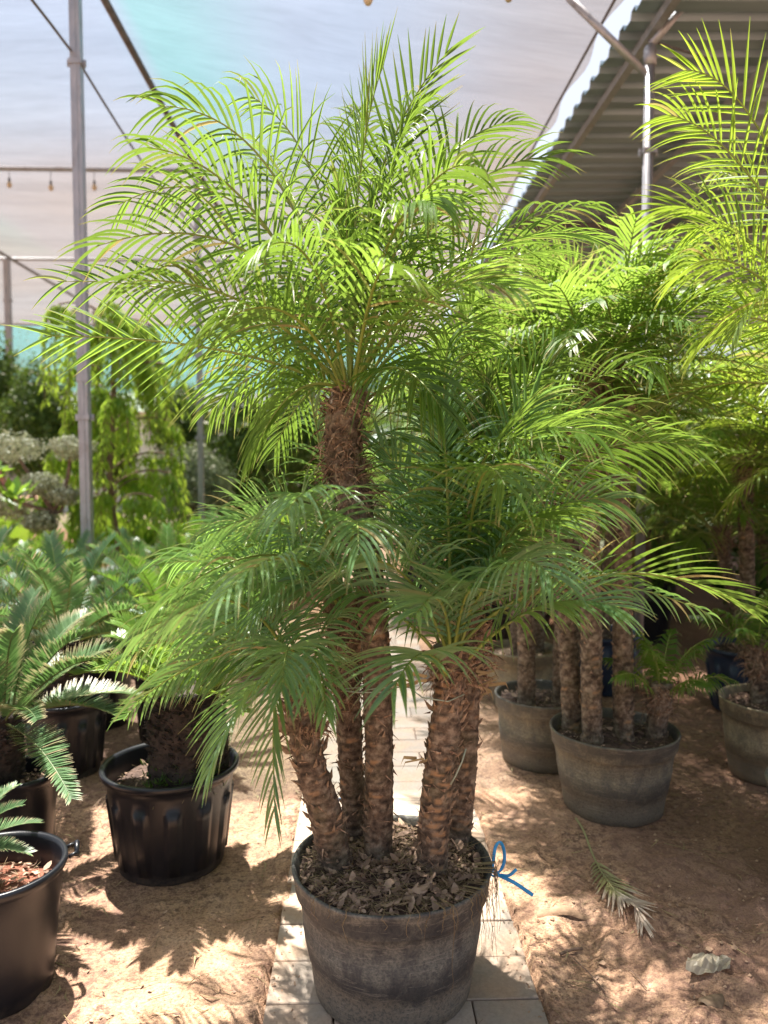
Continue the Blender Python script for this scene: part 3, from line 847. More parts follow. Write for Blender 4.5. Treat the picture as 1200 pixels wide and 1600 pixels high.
pole(2.12, 5.7, 4.66, 'round galvanised post rising out of the palms to the metal roof', 0.036, False)
pole(2.12, 10.1, 4.66, 'round galvanised post under the metal roof edge behind the palms', 0.036, False)
pole(2.12, 14.5, 4.66, 'farthest round post under the metal roof edge', 0.036, False)

def bar(name, pts, r, label, cat, group=None, mat=None, n=8):
    mb = MB(); o = Vector(pts[0])
    mb.tube([Vector(p) for p in pts], r, n, 0)
    ob = mb.build(name, mat or M['galv'], None, o)
    return tag(ob, label, cat, group)
G = 'steel pipes of the shade structure'
bar('roof_pipe', [(-2.10, 1.6, 5.47), (-2.10, 21.7, 5.47)], 0.035, 'thick dark pipe running under the pale net away from the viewer', 'pipe', G, M['steel_dark'])
bar('roof_pipe', [(-6.45, 1.6, 5.45), (-6.45, 21.7, 5.45)], 0.03, 'thin pipe under the net along the far left row of posts', 'pipe', G, M['steel_dark'])
bar('cross_pipe', [(-15, 10.5, 5.50), (-2.2, 10.5, 5.50)], 0.032, 'horizontal grey pipe across the net with string lights hanging below', 'pipe', G)
bar('cross_pipe', [(-15, 14.9, 5.48), (-2.2, 14.9, 5.48)], 0.03, 'second horizontal pipe farther back under the net', 'pipe', G)
bar('cross_pipe', [(-15, 21.68, 5.48), (1.7, 21.68, 5.48)], 0.035, 'dark horizontal pipe where the pale net meets the green net', 'pipe', G, M['steel_dark'])
bar('roof_pipe', [(1.80, 1.6, 4.86), (1.80, 21.7, 4.86)], 0.012, 'thin wire along the free edge of the pale net beside the gap', 'wire', None, M['steel_dark'], 6)
sag = []
for i in range(41):
    y = 1.7 + i * 0.50; q = ((y - 1.7) / 4.4) % 1.0
    sag.append((-2.16, y, 4.74 - 0.10 * math.sin(PI * q)))
bar('tension_cable', sag, 0.011, 'thin slanting steel cable tied to the tall square post below the net', 'cable', None, M['cable'], 6)
bar('brace', [at(1012, 118, 5.7), at(888, -4, 5.7)], 0.028, 'diagonal pipe brace from the round post up to the net edge', 'brace', 'pipe braces at the round post')
bar('brace', [at(1018, 70, 5.7), at(1085, -12, 5.7)], 0.028, 'short diagonal pipe brace leaning right at the top of the round post', 'brace', 'pipe braces at the round post')
bar('brace', [at(1012, 62, 5.72), at(1108, 92, 5.72)], 0.009, 'thin dark rod from the round post out under the metal roof', 'brace', 'pipe braces at the round post', M['steel_dark'])

# metal roof
rf = MB(); Y0, Y1, pitch = 0.5, 24.0, 0.25; ZR = 4.84
prof = []
y = Y0
while y < Y1:
    prof += [(y, 0.0), (y + 0.13, 0.0), (y + 0.15, 0.05), (y + 0.225, 0.05)]
    y += pitch
rows = [1.985, 4.0, 6.0, 8.0, 10.0]
for side_z in (0, 0.004):
    base = len(rf.v)
    for (yy, dz) in prof:
        for x in rows: rf.vert((x + (0.02 * nz(yy * 7, 1) if x < 3 else 0), yy, ZR + dz + side_z + (x - 2) * 0.02))
    w_ = len(rows)
    for j in range(len(prof) - 1):
        for i in range(w_ - 1):
            a = base + j * w_ + i
            rf.face((a, a + 1, a + w_ + 1, a + w_), 0, False)
for j in range(int((Y1 - Y0) / 4.4) + 1):
    pass
rt_ = thing('metal_roof', (2.06, 0.5, ZR), 'dark corrugated metal roof over the right side of the nursery', 'roof')
rf.build('roof_sheet', M['roof'], rt_, (2.06, 0.5, ZR))
for x, zz, r_ in ((2.16, ZR - 0.055, 0.032), (3.30, ZR - 0.03, 0.032), (4.4, ZR - 0.01, 0.032), (5.5, ZR + 0.02, 0.032), (7.0, ZR + 0.04, 0.032)):
    b = MB(); b.box((x, 12.25, zz), (2 * r_, 23.4, 2 * r_), 0)
    b.build('purlin', M['galv'], rt_, (2.06, 0.5, ZR))
for yy in (1.3, 10.1, 14.5):
    b = MB(); b.box((6.0, yy, ZR - 0.13), (7.9, 0.06, 0.08), 0)
    b.build('rafter', M['steel_dark'], rt_, (2.06, 0.5, ZR))

# string lights on the cross pipe
def string_bulb(p, drop, label):
    t = thing('hanging_bulb', p, label, 'light bulb', 'string light bulbs hanging below the net')
    b = MB(); b.tube([Vector((0, 0, 0)), Vector((0, 0, -drop))], 0.004, 5, 0); b.tube([Vector((0, 0, -drop)), Vector((0, 0, -drop - 0.05))], 0.016, 8, 0)
    b.build('socket', M['bulb_cap'], t)
    b = MB(); q = [Vector((0, 0, -drop - 0.05 - 0.075 * i / 6)) for i in range(7)]
    b.tube(q, lambda u: 0.012 + 0.022 * math.sin(PI * (0.12 + 0.83 * u)), 10, 0)
    b.build('bulb', M['bulb'], t)
string_bulb(at(14, 266, 10.5), 0.10, 'small dark bulb hanging from the grey pipe near the picture\'s left edge')
string_bulb(at(79, 267, 10.5), 0.13, 'pale bulb hanging from the grey pipe left of the tall post')
string_bulb(at(147, 269, 10.5), 0.11, 'bulb hanging from the grey pipe just right of the tall post')
string_bulb(at(575, -30, 5.0), 0.02, 'round bulb hanging from the net above the palm top')
string_bulb(at(795, -30, 5.0), 0.0, 'bulb tip at the picture\'s top between palm and metal roof')

# ------------------------------------------------------------------ MAIN PALM
YM = 2.295
root_loc = at(612, 1345, YM); root_loc = Vector((root_loc.x, YM, 0.008))
main = thing('potted_palm', root_loc, 'large multi-trunk palm in a wide dusty grey pot standing on the paved path', 'potted palm', 'potted palms')
O = root_loc
PH = 0.385
sz = make_pot(main, 0.298, 0.243, PH, M['pot_dusty'], 'heavy', soil_z=PH - 0.03, seed=3, dent=0.012, chips=2200)
TM = [M['bark'], M['stub'], M['fibre']]
LM = [M['palm'], M['petiole'], M['fibre']]
rng = random.Random(42)
def mtrunk(pts, r0, r1, **kw):
    P = [at(*p) for p in pts]
    P[0].z = min(P[0].z, sz - 0.02)
    b = MB(); palm_trunk(b, P, r0, r1, rng, **kw)
    return b.build('trunk', TM, main, O), P[-1]
def keyfronds(b, P0, specs, Lmax=0.24, **kw):
    for sp in specs:
        cx, cy, cd, tx, ty, td, roll = sp[:7]
        P1 = at(cx, cy, P0.y + cd); P2 = at(tx, ty, P0.y + td)
        b0 = P0 + Vector(((P1 - P0).x, (P1 - P0).y, 0)) * 0.05 + Z * rng.uniform(-0.08, 0.02)
        a = dict(roll=roll, tint=rng.uniform(0.05, 0.85), droop=rng.uniform(0.35, 1.1), n=24, Lmax=Lmax * 1.3, W=0.0048)
        a.update(kw)
        if len(sp) > 7: a.update(sp[7])
        frond(b, bez(b0, P1, P2, 22), rng, **a)

# tall trunk
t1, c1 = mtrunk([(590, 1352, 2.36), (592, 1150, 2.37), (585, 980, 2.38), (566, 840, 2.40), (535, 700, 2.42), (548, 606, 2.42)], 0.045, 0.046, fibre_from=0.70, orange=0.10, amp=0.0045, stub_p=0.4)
b = MB()
K1 = [(548, 250, 0, 700, 80, 0, 1.2, dict(droop=0.12)), (535, 230, .1, 392, 150, .15, 1.0), (470, 170, 0, 250, 165, -.1, .8), (420, 190, 0, 185, 320, .1, 1.0),
      (430, 290, -.2, 150, 385, -.3, .7), (430, 430, .1, 90, 440, .1, 1.2), (380, 525, -.1, 75, 525, -.2, 1.35, dict(droop=.25, tint=.9)), (640, 210, .1, 800, 190, .2, .8),
      (660, 250, -.1, 860, 245, -.1, 1.0), (700, 330, 0, 930, 370, 0, .6), (690, 340, .2, 930, 320, .4, .9), (610, 270, -.25, 680, 320, -.45, 0.4, dict(droop=1.4, W=.006)),
      (500, 300, -.3, 400, 400, -.5, .4, dict(droop=1.2)), (556, 240, .3, 560, 170, .6, 0), (600, 230, .2, 660, 150, .5, .3), (480, 290, .3, 400, 220, .7, .4),
      (460, 380, -.3, 300, 540, -.5, .5), (650, 410, -.3, 800, 450, -.5, .5), (690, 400, .2, 870, 390, .4, .7), (640, 400, .5, 700, 350, .9, .1),
      (545, 230, -.1, 600, 100, -.1, 0.9, dict(droop=.15)), (590, 270, 0, 640, 190, -.1, .9), 
      (470, 450, .2, 330, 560, .35, 1.1), (630, 470, .1, 760, 540, .2, -.9), 
      (500, 430, .5, 420, 500, .9, 0), (600, 420, .6, 640, 480, 1.0, 0),
      (460, 560, -.1, 400, 700, -.15, .6, dict(droop=1.2, tint=.3)), (430, 530, .2, 330, 640, .3, .7, dict(droop=1.0)), (640, 540, .1, 740, 670, .15, -.6, dict(droop=1.1)),
      (490, 560, .3, 430, 700, .45, .3, dict(droop=.9, tint=.2)), (620, 520, -.25, 690, 640, -.4, .4, dict(droop=1.2, tint=.3)), (400, 420, -.25, 200, 440, -.4, .6, dict(droop=1.3, tint=.5)),
      (420, 250, -.15, 230, 230, -.3, .5, dict(droop=1.3, tint=.4)), (640, 230, -.2, 740, 260, -.4, -.5, dict(droop=1.4, tint=.5))]
keyfronds(b, c1, K1)
rand_crown(b, c1, 4, 0.9, rng, 25, 84)
for i in range(7):   # spear bundle in the centre
    a_ = rng.uniform(0, 2 * PI); e = c1 + Vector((math.cos(a_) * 0.10, math.sin(a_) * 0.10, rng.uniform(0.42, 0.66)))
    frond(b, bez(c1, c1 + Z * 0.3, e, 14), rng, Lmax=0.15, n=12, pet=0.45, a0=30, a1=14, droop=0.12, tint=0.9, roll=rng.uniform(-1, 1), r0=0.0075)
b.build('crown', LM, t1, O)

# second trunk, behind the tall one
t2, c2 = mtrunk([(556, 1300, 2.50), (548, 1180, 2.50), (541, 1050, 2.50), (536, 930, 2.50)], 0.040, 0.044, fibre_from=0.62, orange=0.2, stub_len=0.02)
b = MB()
K2 = [(450, 760, -.1, 340, 830, -.2, .9), (430, 790, -.3, 230, 960, -.5, .6, dict(droop=1.1)), (500, 700, -.4, 450, 800, -.75, .2, dict(droop=1.0)),
      (430, 860, -.1, 215, 1000, -.1, .8, dict(droop=1.2)), (460, 800, -.45, 350, 930, -.8, .3, dict(droop=1.1)), (560, 740, -.4, 560, 860, -.7, -.2), (450, 780, .2, 320, 820, .4, .9),
      (480, 860, -.3, 400, 960, -.5, .5, dict(droop=1.1)), (500, 650, .1, 470, 560, .15, .9), (520, 720, .3, 500, 640, .6, .2),
      (450, 880, -.1, 300, 1000, -.2, 1.0, dict(droop=.9)), (380, 860, .1, 260, 880, .2, .9)]
keyfronds(b, c2, K2, 0.22, mleaf=0)
rand_crown(b, c2, 3, 0.75, rng, 10, 80, Lmax=0.2)
b.build('crown', [M['palm_blue'], M['petiole']], t2, O)

# right front trunk
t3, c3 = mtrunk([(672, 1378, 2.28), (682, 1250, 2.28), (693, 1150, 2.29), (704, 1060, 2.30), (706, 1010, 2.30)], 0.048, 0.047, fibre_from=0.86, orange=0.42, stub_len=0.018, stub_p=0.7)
b = MB()
K3 = [(700, 880, -.15, 650, 960, -.42, .1, dict(droop=.45, Lmax=.27, n=15, W=.0062)), (690, 800, .0, 590, 690, .05, 1.15, dict(droop=.1, tint=.15, Lmax=.25)), (770, 840, -.1, 860, 760, -.2, .6),
      (850, 840, .1, 1110, 960, .15, .9, dict(droop=1.1, Lmax=.18, n=24)), (790, 820, -.3, 860, 900, -.5, .3), (640, 850, -.2, 560, 880, -.3, .5), (740, 780, .2, 820, 740, .4, .7),
      (700, 720, -.1, 690, 640, -.1, .4), (800, 760, -.1, 960, 780, -.15, 1.0), (760, 720, .1, 840, 620, .1, .9), (650, 760, .3, 600, 720, .6, .5)]
keyfronds(b, c3, K3, 0.235)
rand_crown(b, c3, 8, 0.7, rng, 30, 84)
b.build('crown', [M['palm_blue'], M['petiole']], t3, O)

# right back trunk
t4, c4 = mtrunk([(714, 1322, 2.46), (722, 1220, 2.47), (728, 1120, 2.48), (728, 1010, 2.48), (722, 940, 2.48)], 0.043, 0.046, fibre_from=0.72, orange=0.2, stub_len=0.02)
b = MB()
K4 = [(700, 680, .1, 790, 590, .2, .7), (730, 640, 0, 880, 560, .1, .9), (790, 660, -.1, 970, 640, -.2, .9), (800, 680, .1, 1050, 690, .1, .9, dict(droop=.7)),
      (840, 640, 0, 1090, 700, -.1, 1.0, dict(droop=.8, tint=.85)), (700, 620, .2, 650, 560, .3, .5), (740, 650, -.4, 790, 760, -.7, .1, dict(droop=1.0)), (680, 640, -.1, 700, 540, -.1, 1.0),
      (760, 600, .3, 900, 520, .5, .6), (720, 620, -.2, 850, 700, -.5, .5), (690, 700, .0, 660, 620, .1, .9),
      (800, 600, .2, 1000, 570, .3, -.9), (700, 560, .1, 740, 470, .2, .8), (780, 610, -.3, 930, 680, -.5, .4)]
keyfronds(b, c4, K4, 0.25)
rand_crown(b, c4, 6, 1.0, rng, 20, 84)
for i in range(6):
    a_ = rng.uniform(0, 2 * PI); e = c4 + Vector((math.cos(a_) * 0.12 - .03, math.sin(a_) * 0.10, rng.uniform(0.5, 0.8)))
    frond(b, bez(c4, c4 + Z * 0.35, e, 12), rng, Lmax=0.15, n=22, pet=0.5, a0=24, a1=12, droop=0.05, tint=0.8, roll=rng.uniform(-1, 1), r0=0.007)
b.build('crown', LM, t4, O)

# leaning short trunk
t5, c5 = mtrunk([(528, 1340, 2.33), (508, 1270, 2.31), (486, 1200, 2.30), (473, 1120, 2.30), (478, 1075, 2.30)], 0.052, 0.044, fibre_from=0.78, orange=0.1, stub_len=0.022, stub_p=0.75)
b = MB()
K5 = [(415, 960, -.1, 430, 1275, -.22, .5, dict(droop=.5, tint=.6, Lmax=.24)), (380, 960, 0, 210, 1100, 0, .8, dict(droop=1.1)), (380, 930, .1, 190, 1030, .15, .9, dict(droop=1.1)), (400, 1000, -.2, 330, 1200, -.35, .5, dict(droop=.9)),
      (450, 960, .2, 380, 900, .4, .8), (500, 970, -.2, 510, 1120, -.4, .1, dict(Lmax=.16)), (350, 900, -.1, 220, 990, -.2, .8, dict(droop=1.0)), (400, 880, -.2, 280, 960, -.4, .9, dict(droop=1.1)),
      (450, 930, -.3, 440, 1080, -.5, .0, dict(droop=.8)), (400, 960, .1, 260, 1060, .1, -.8, dict(droop=1.1)), (430, 900, .05, 330, 900, .05, 1.0)]
keyfronds(b, c5, K5, 0.20, mleaf=0)
b.build('crown', [M['palm_blue'], M['petiole']], t5, O)

# dead bits on trunks, hanging roots and tie
for (px, py, y) in [(640, 1070, 2.27), (655, 1060, 2.25), (745, 1060, 2.42), (735, 1045, 2.42), (655, 1190, 2.24), (500, 1130, 2.28), (530, 1000, 2.46), (525, 1060, 2.46), (470, 1160, 2.28), (755, 1075, 2.44)]:
    b = MB()
    for _ in range(3):
        p = at(px + rng.uniform(-4, 14), py + rng.uniform(-6, 12), y)
        s = -1 if px in (640, 655, 500, 530, 525, 470) else 1
        e = p + Vector((s * rng.uniform(0.02, 0.06), rng.uniform(-0.03, 0.01), rng.uniform(-0.01, 0.03)))
        q = e + Vector((s * 0.01, 0, -rng.uniform(0.01, 0.05)))
        wv = Z * rng.uniform(0.003, 0.007)
        i1 = [b.vert(x, rng.random()) for x in (p - wv, p + wv, e + wv * 0.8, e - wv * 0.8, q)]
        b.face((i1[0], i1[1], i1[2], i1[3]), 0, False); b.face((i1[3], i1[2], i1[4]), 0, False)
    b.build('dry_sheath', M['straw'], main, O)
b = MB()
for i in range(46):
    if i < 26: th = R(rng.gauss(-22, 13)); ln = rng.uniform(0.08, 0.26)
    else: th = R(rng.uniform(-140, -30)); ln = rng.uniform(0.02, 0.09)
    p = Vector((math.cos(th) * 0.303, math.sin(th) * 0.303, PH + 0.008)) + O
    rd = Vector((math.cos(th), math.sin(th), 0))
    pts = [p - rd * 0.05 - Z * 0.006, p + rd * 0.012 + Z * 0.004]
    for k_ in range(6):
        pts.append(pts[-1] - Z * ln / 6 + Vector((rng.uniform(-1, 1), rng.uniform(-1, 1), 0)) * 0.007 + rd * (0.004 if k_ == 0 else 0))
    b.tube(pts, lambda u: 0.0013 * (1 - 0.6 * u), 3, 0, rng.random() * 0.6, cap=False)
setting(b.build('hanging_root', M['straw'], main, O), 'stuff')
b = MB()
tie = [(572, 1078, 2.32), (600, 1074, 2.31), (640, 1074, 2.27), (660, 1090, 2.22), (700, 1096, 2.215), (725, 1085, 2.26)]
P = [at(*q) for q in tie]
b.tube(P, 0.0022, 5, 0)
b.tube([at(575 + 38 * math.cos(a), 1078 + 4 * math.sin(a), 2.372 - 0.055 * math.sin(a)) for a in [2 * PI * i / 16 for i in range(17)]], 0.0022, 5, 0)
b.tube([at(728, 1170, 2.225), at(722, 1190, 2.22), at(712, 1212, 2.215), at(704, 1226, 2.22)], 0.0025, 5, 0)
b.build('tie_string', M['pale_tie'], main, O)

# ------------------------------------------------------------------ blue ribbon, dry frond, scrap, husk
def strip(mb, pts, w_, m=0, up=Vector((0, 1, 0.2))):
    prev = None
    for i, p in enumerate(pts):
        T = (pts[min(i + 1, len(pts) - 1)] - pts[max(i - 1, 0)]).normalized()
        s = T.cross(up).normalized() * w_
        n_ = T.cross(s).normalized() * 0.0008
        cur = [mb.vert(p - s - n_), mb.vert(p + s - n_), mb.vert(p + s + n_), mb.vert(p - s + n_)]
        if prev:
            for a_, b_ in ((0, 1), (1, 2), (2, 3), (3, 0)): mb.face((prev[a_], prev[b_], cur[b_], cur[a_]), m)
        prev = cur
def smooth(P, k=5):
    out = []
    for i in range(len(P) - 1):
        p0 = P[max(0, i - 1)]; p1 = P[i]; p2 = P[i + 1]; p3 = P[min(len(P) - 1, i + 2)]
        for j in range(k):
            f = j / k
            out.append(0.5 * ((2 * p1) + (p2 - p0) * f + (2 * p0 - 5 * p1 + 4 * p2 - p3) * f * f + (3 * p1 - p0 - 3 * p2 + p3) * f ** 3))
    return out + [P[-1]]
b = MB()
strip(b, smooth([at(*q) for q in [(768, 1362, 2.32), (771, 1345, 2.32), (774, 1324, 2.33), (781, 1316, 2.34), (787, 1326, 2.35), (788, 1345, 2.35), (782, 1360, 2.34), (773, 1366, 2.32)]]), 0.0050)
strip(b, smooth([at(*q) for q in [(772, 1364, 2.315), (785, 1370, 2.31), (805, 1380, 2.30), (820, 1390, 2.29), (833, 1399, 2.28)]]), 0.0056, 0, Vector((0, 1, -0.6)))
strip(b, smooth([at(*q) for q in [(782, 1367, 2.31), (795, 1368, 2.30), (807, 1358, 2.30)]]), 0.0045, 0, Vector((0, 1, -0.6)))
o_ = at(772, 1364, 2.315)
kn = smooth([at(772 + 5 * math.cos(a_), 1364 + 5 * math.sin(a_), 2.312 + 0.006 * math.sin(2 * a_)) for a_ in [i * 0.9 for i in range(9)]], 3)
b.tube(kn, 0.0035, 6)
strip(b, smooth([at(*q) for q in [(772, 1364, 2.315), (764, 1362, 2.31), (752, 1376, 2.27)]]), 0.004)
tag(b.build('ribbon', M['blue_plastic'], None, o_), 'bright blue plastic ribbon looped and knotted at the rim of the large grey pot', 'ribbon')
b = MB()
strip(b, smooth([at(*q) for q in [(524, 1256, 2.55), (530, 1250, 2.55), (536, 1246, 2.56)]]), 0.004)
tag(b.build('ribbon', M['blue_plastic'], None, at(530, 1250, 2.55)), 'tiny blue ribbon end showing between the leaning trunk and its neighbour', 'ribbon')

rng = random.Random(77)
b = MB()
gp = [(900, 1288), (912, 1312), (925, 1340), (940, 1370), (955, 1395), (970, 1415), (992, 1440), (1003, 1462)]
P = []
for q in gp:
    v = gnd(*q); v.z = ground_h(v.x, v.y) + 0.018; P.append(v)
P = smooth(P, 4)
frond(b, P, rng, Lmax=0.17, W=0.0046, n=30, pet=0.34, a0=34, a1=14, droop=0.02, lift=0.12, nseg=3, tint=0.5, r0=0.004, drytip=1.0, spines=False)
for v_i in range(len(b.v)):      # weather the outer half to pale grey-brown
    if b.v[v_i][1] < P[len(P) * 2 // 3].y: b.d[v_i] = 1.0
    b.v[v_i] = (b.v[v_i][0], b.v[v_i][1], max(b.v[v_i][2], ground_h(b.v[v_i][0], b.v[v_i][1]) + 0.003))
tag(b.build('fallen_frond', [M['drygreen'], M['drygreen']], None, P[0]), 'withered palm frond with pale dry tip lying on the sand', 'fallen frond')

b = MB()   # crumpled plastic scrap
c = gnd(1106, 1522); c.z = ground_h(c.x, c.y) + 0.002
ns = 12
for i in range(ns + 1):
    for j in range(7):
        u = i / ns - 0.5; v = j / 6 - 0.5
        zz = 0.03 * abs(nz(u * 4, v * 4, 3)) + 0.018 * nz(u * 9, v * 7, 6) + 0.02 * math.cos(v * 3) * (0.6 if u > 0 else 0.9)
        b.vert(c + Vector((u * 0.14 + 0.03 * v, v * 0.085 * (1.1 - abs(u)) + 0.01 * nz(u * 5, 2), zz)), rng.random())
for i in range(ns):
    for j in range(6):
        a = i * 7 + j; b.face((a, a + 1, a + 8, a + 7), 0, False)
tag(b.build('plastic_scrap', M['plastic_scrap'], None, c), 'crumpled pale plastic scrap half buried in the sand', 'plastic scrap')

def husk(p0, p1, width, bulge, label, mat):
    b = MB(); n_ = 14; a = gnd(*p0); e = gnd(*p1); T = (e - a).normalized(); S = T.cross(Z).normalized()
    for i in range(n_ + 1):
        u = i / n_; c_ = a.lerp(e, u) - S * math.sin(u * PI) * bulge
        ww = width * math.sin(PI * min(1, 0.12 + u * 0.86)) ** 0.7
        base = ground_h(c_.x, c_.y) + 0.004
        for j in range(7):
            th = PI * j / 6
            b.vert(Vector((c_.x, c_.y, base - 0.006)) + S * math.cos(th) * ww + Z * math.sin(th) * ww * (0.6 + 0.15 * nz(u * 5, j)))
    for i in range(n_):
        for j in range(6):
            q = i * 7 + j; b.face((q, q + 1, q + 8, q + 7), 0)
    return tag(b.build('dry_husk', mat, None, a), label, 'dry husk')
husk((838, 1436), (925, 1440), 0.026, 0.02, 'curved brown palm sheath half buried beside the blue ribbon', M['clay'])
husk((1098, 1590), (1128, 1560), 0.03, 0.0, 'dark dry husk in the sand at the picture\'s lower right corner', M['husk'])
b = MB()
for (p0, p1, r_) in [((875, 1498), (910, 1490), 0.005), ((895, 1506), (945, 1560), 0.0022), ((985, 1520), (1010, 1548), 0.0018)]:
    a = gnd(*p0); e = gnd(*p1)
    a.z = ground_h(a.x, a.y) + 0.008; e.z = ground_h(e.x, e.y) + 0.008
    bb = MB(); mid = (a + e) / 2 + Z * 0.006
    bb.tube(smooth([a, mid, e], 4), r_, 6, 0)
    lab = {0.005: 'short thick broken stick on the sand beside the path', 0.0022: 'long thin dark twig on the sand beside the path', 0.0018: 'thin straw twig below the withered frond'}[r_]
    tag(bb.build('twig', M['woodbark'], None, a), lab, 'twig', 'twigs lying on the sand')

# ------------------------------------------------------------------ background palm prototypes
def crown_mesh(name, seed, n, L, mats, hi=False, **kw):
    r_ = random.Random(seed); b = MB()
    rand_crown(b, Vector((0, 0, 0)), n, L, r_, kw.pop('emin', 14), kw.pop('emax', 86), hi=hi, **kw)
    o = b.build(name, mats); me = o.data; bpy.data.objects.remove(o); return me
CR = [crown_mesh('crown', 100 + i, 25, 1.0, [M['palm'], M['petiole']]) for i in range(3)]
CRY = [crown_mesh('crown', 120 + i, 22, 1.05, [M['palm_yellow'], M['petiole']]) for i in range(2)]
CRS = [crown_mesh('crown', 140, 11, 0.62, [M['palm'], M['petiole']], Lmax=0.15, emin=40, droop=1.2)]
def trunk_mesh(seed, h, r0, r1, lean=(0, 0), fib=0.75):
    r_ = random.Random(seed); b = MB()
    path = [Vector((0, 0, 0)), Vector((lean[0] * .3, lean[1] * .3, h * .35)), Vector((lean[0] * .8, lean[1] * .8, h * .7)), Vector((lean[0], lean[1], h))]
    palm_trunk(b, path, r0, r1, r_, fibre_from=fib, dz=0.014, nseg=16, stub_p=0.35, orange=0.08)
    o = b.build('trunk', TM); me = o.data; bpy.data.objects.remove(o); return me
def palm(x, y, pot, trunks, label, seed=0, yellow=False, group='potted palms', rootz=0.0):
    """pot=(rt,rb,h,mat,style,soil); trunks: (dx,dy,h,leanx,leany,crown mesh,scale,rot)"""
    t = thing('potted_palm', (x, y, ground_h(x, y)), label, 'potted palm', group)
    if pot:
        rt, rb, h, mat, style, soil = pot
        s_ = make_pot(t, rt, rb, h, mat, style, soil, seed=seed, dent=0.008, chips=160 if y < 5.5 else 0)
    else: s_ = 0
    for i, (dx, dy, h_, lx, ly, cm, sc, rot) in enumerate(trunks):
        tr = link('trunk', trunk_mesh(seed * 10 + i, h_, 0.047, 0.045, (lx, ly), 0.82 if h_ > 0.8 else 0.5), t)
        tr.location = (dx, dy, s_ - 0.02)
        cr = link('crown', cm, tr)
        cr.location = (lx, ly, h_ - 0.02); cr.scale = (sc,) * 3; cr.rotation_euler = (0, 0, rot)
    return t
dusty = M['pot_dusty']
# nearest right-hand clump
def gx(px, Y): return at(px, 800, Y).x
palm(gx(965, 3.5), 3.5, (0.285, 0.225, 0.38, M['pot_grey'], 'heavy', M['soil']),
     [(-0.12, -0.06, 1.75, -0.03, 0.05, CR[0], 1.0, 0.4), (0.04, -0.02, 1.80, -0.02, 0.1, CR[1], 1.0, 2.0), (-0.16, 0.12, 1.6, -0.1, 0.1, CR[2], 0.9, 4.0), (0.20, 0.0, 0.28, 0.02, 0, CRS[0], 0.75, 1.0)],
     'palm clump in the dusty grey pot right of the path, withered frond lying before it', 1)
palm(gx(853, 4.06), 4.06, (0.258, 0.215, 0.365, M['pot_grey'], 'heavy', M['soil']),
     [(-0.10, -0.04, 1.65, -0.04, 0.02, CR[1], 1.0, 1.1), (0.08, -0.05, 1.65, 0.04, 0.05, CR[2], 1.0, 3.0), (0.16, 0.1, 1.5, 0.12, 0.05, CR[0], 0.9, 5.0)],
     'palm clump in the grey pot between the tan pot and the nearest right-hand pot', 2)
palm(gx(817, 5.1), 5.1, (0.25, 0.205, 0.376, M['pot_tan'], 'heavy', M['soil_pale']),
     [(-0.04, -0.08, 1.2, -0.05, 0.05, CR[2], 1.0, 0.2), (0.12, 0.06, 1.5, 0.05, 0.05, CR[0], 1.0, 2.6)],
     'palm in the tan sand-filled pot, farther along the path than two grey pots', 3)
palm(gx(748, 6.2), 6.2, (0.24, 0.20, 0.42, M['pot_brown'], 'nursery', M['soil']),
     [(0.0, 0.0, 0.9, 0.0, 0.0, CR[1], 1.0, 0.9), (-0.1, 0.1, 1.5, -0.1, 0.0, CR[0], 1.0, 3.9)],
     'palm in a dark brown nursery pot behind the tan pot at the path edge', 4)
palm(gx(1222, 3.85), 3.85, (0.27, 0.22, 0.40, M['pot_tan'], 'heavy', M['soil']),
     [(0.05, 0.0, 1.5, 0.05, 0.0, CRY[0], 1.0, 0.5), (-0.03, 0.1, 0.35, -0.03, 0.0, CRS[0], 0.8, 2.2), (0.14, 0.12, 1.3, 0.2, 0.1, CRY[1], 1.0, 1.9)],
     'palm in a root-draped tan pot at the right edge of the picture', 5)
# near palm outside the right edge with bright fronds reaching in
b = MB(); rng = random.Random(9)
xr, yr = 1.86, 2.75
pr = thing('potted_palm', (xr, yr, 0.0), 'tall palm beyond the right edge whose bright yellow-green fronds reach into view', 'potted palm', 'potted palms')
s_ = make_pot(pr, 0.30, 0.24, 0.40, M['pot_grey'], 'heavy', M['soil'], seed=61, dent=0.006, chips=200)
tr = link('trunk', trunk_mesh(66, 1.55, 0.05, 0.047, (-0.02, 0.0), 0.8), pr); tr.location = (0, 0, s_ - 0.02)
c9 = Vector((xr - 0.02, yr, 1.88))
K9 = [(1200, 100, 0, 1070, 110, -.1, .9, dict(droop=.2)), (1180, 200, 0, 1045, 180, 0, .7), (1160, 330, -.1, 1060, 430, -.2, .6), (1180, 300, .2, 1080, 360, .3, .9),
       (1180, 420, 0, 1090, 540, -.1, .8), (1150, 360, .3, 1020, 420, .5, .8), 
      (1200, 380, -.2, 1150, 520, -.3, .3, dict(droop=1.0)), (1250, 60, .3, 1200, -20, .5, .5), (1200, 250, .4, 1110, 270, .7, .7), (1160, 280, .0, 1030, 330, .1, -.9)]
keyfronds(b, c9, K9, 0.25, tint=0.75)
rand_crown(b, c9, 2, 1.0, rng, 10, 84)
cm = b.build('crown', [M['palm_yellow'], M['petiole']], tr, (xr, yr, s_ - 0.02))

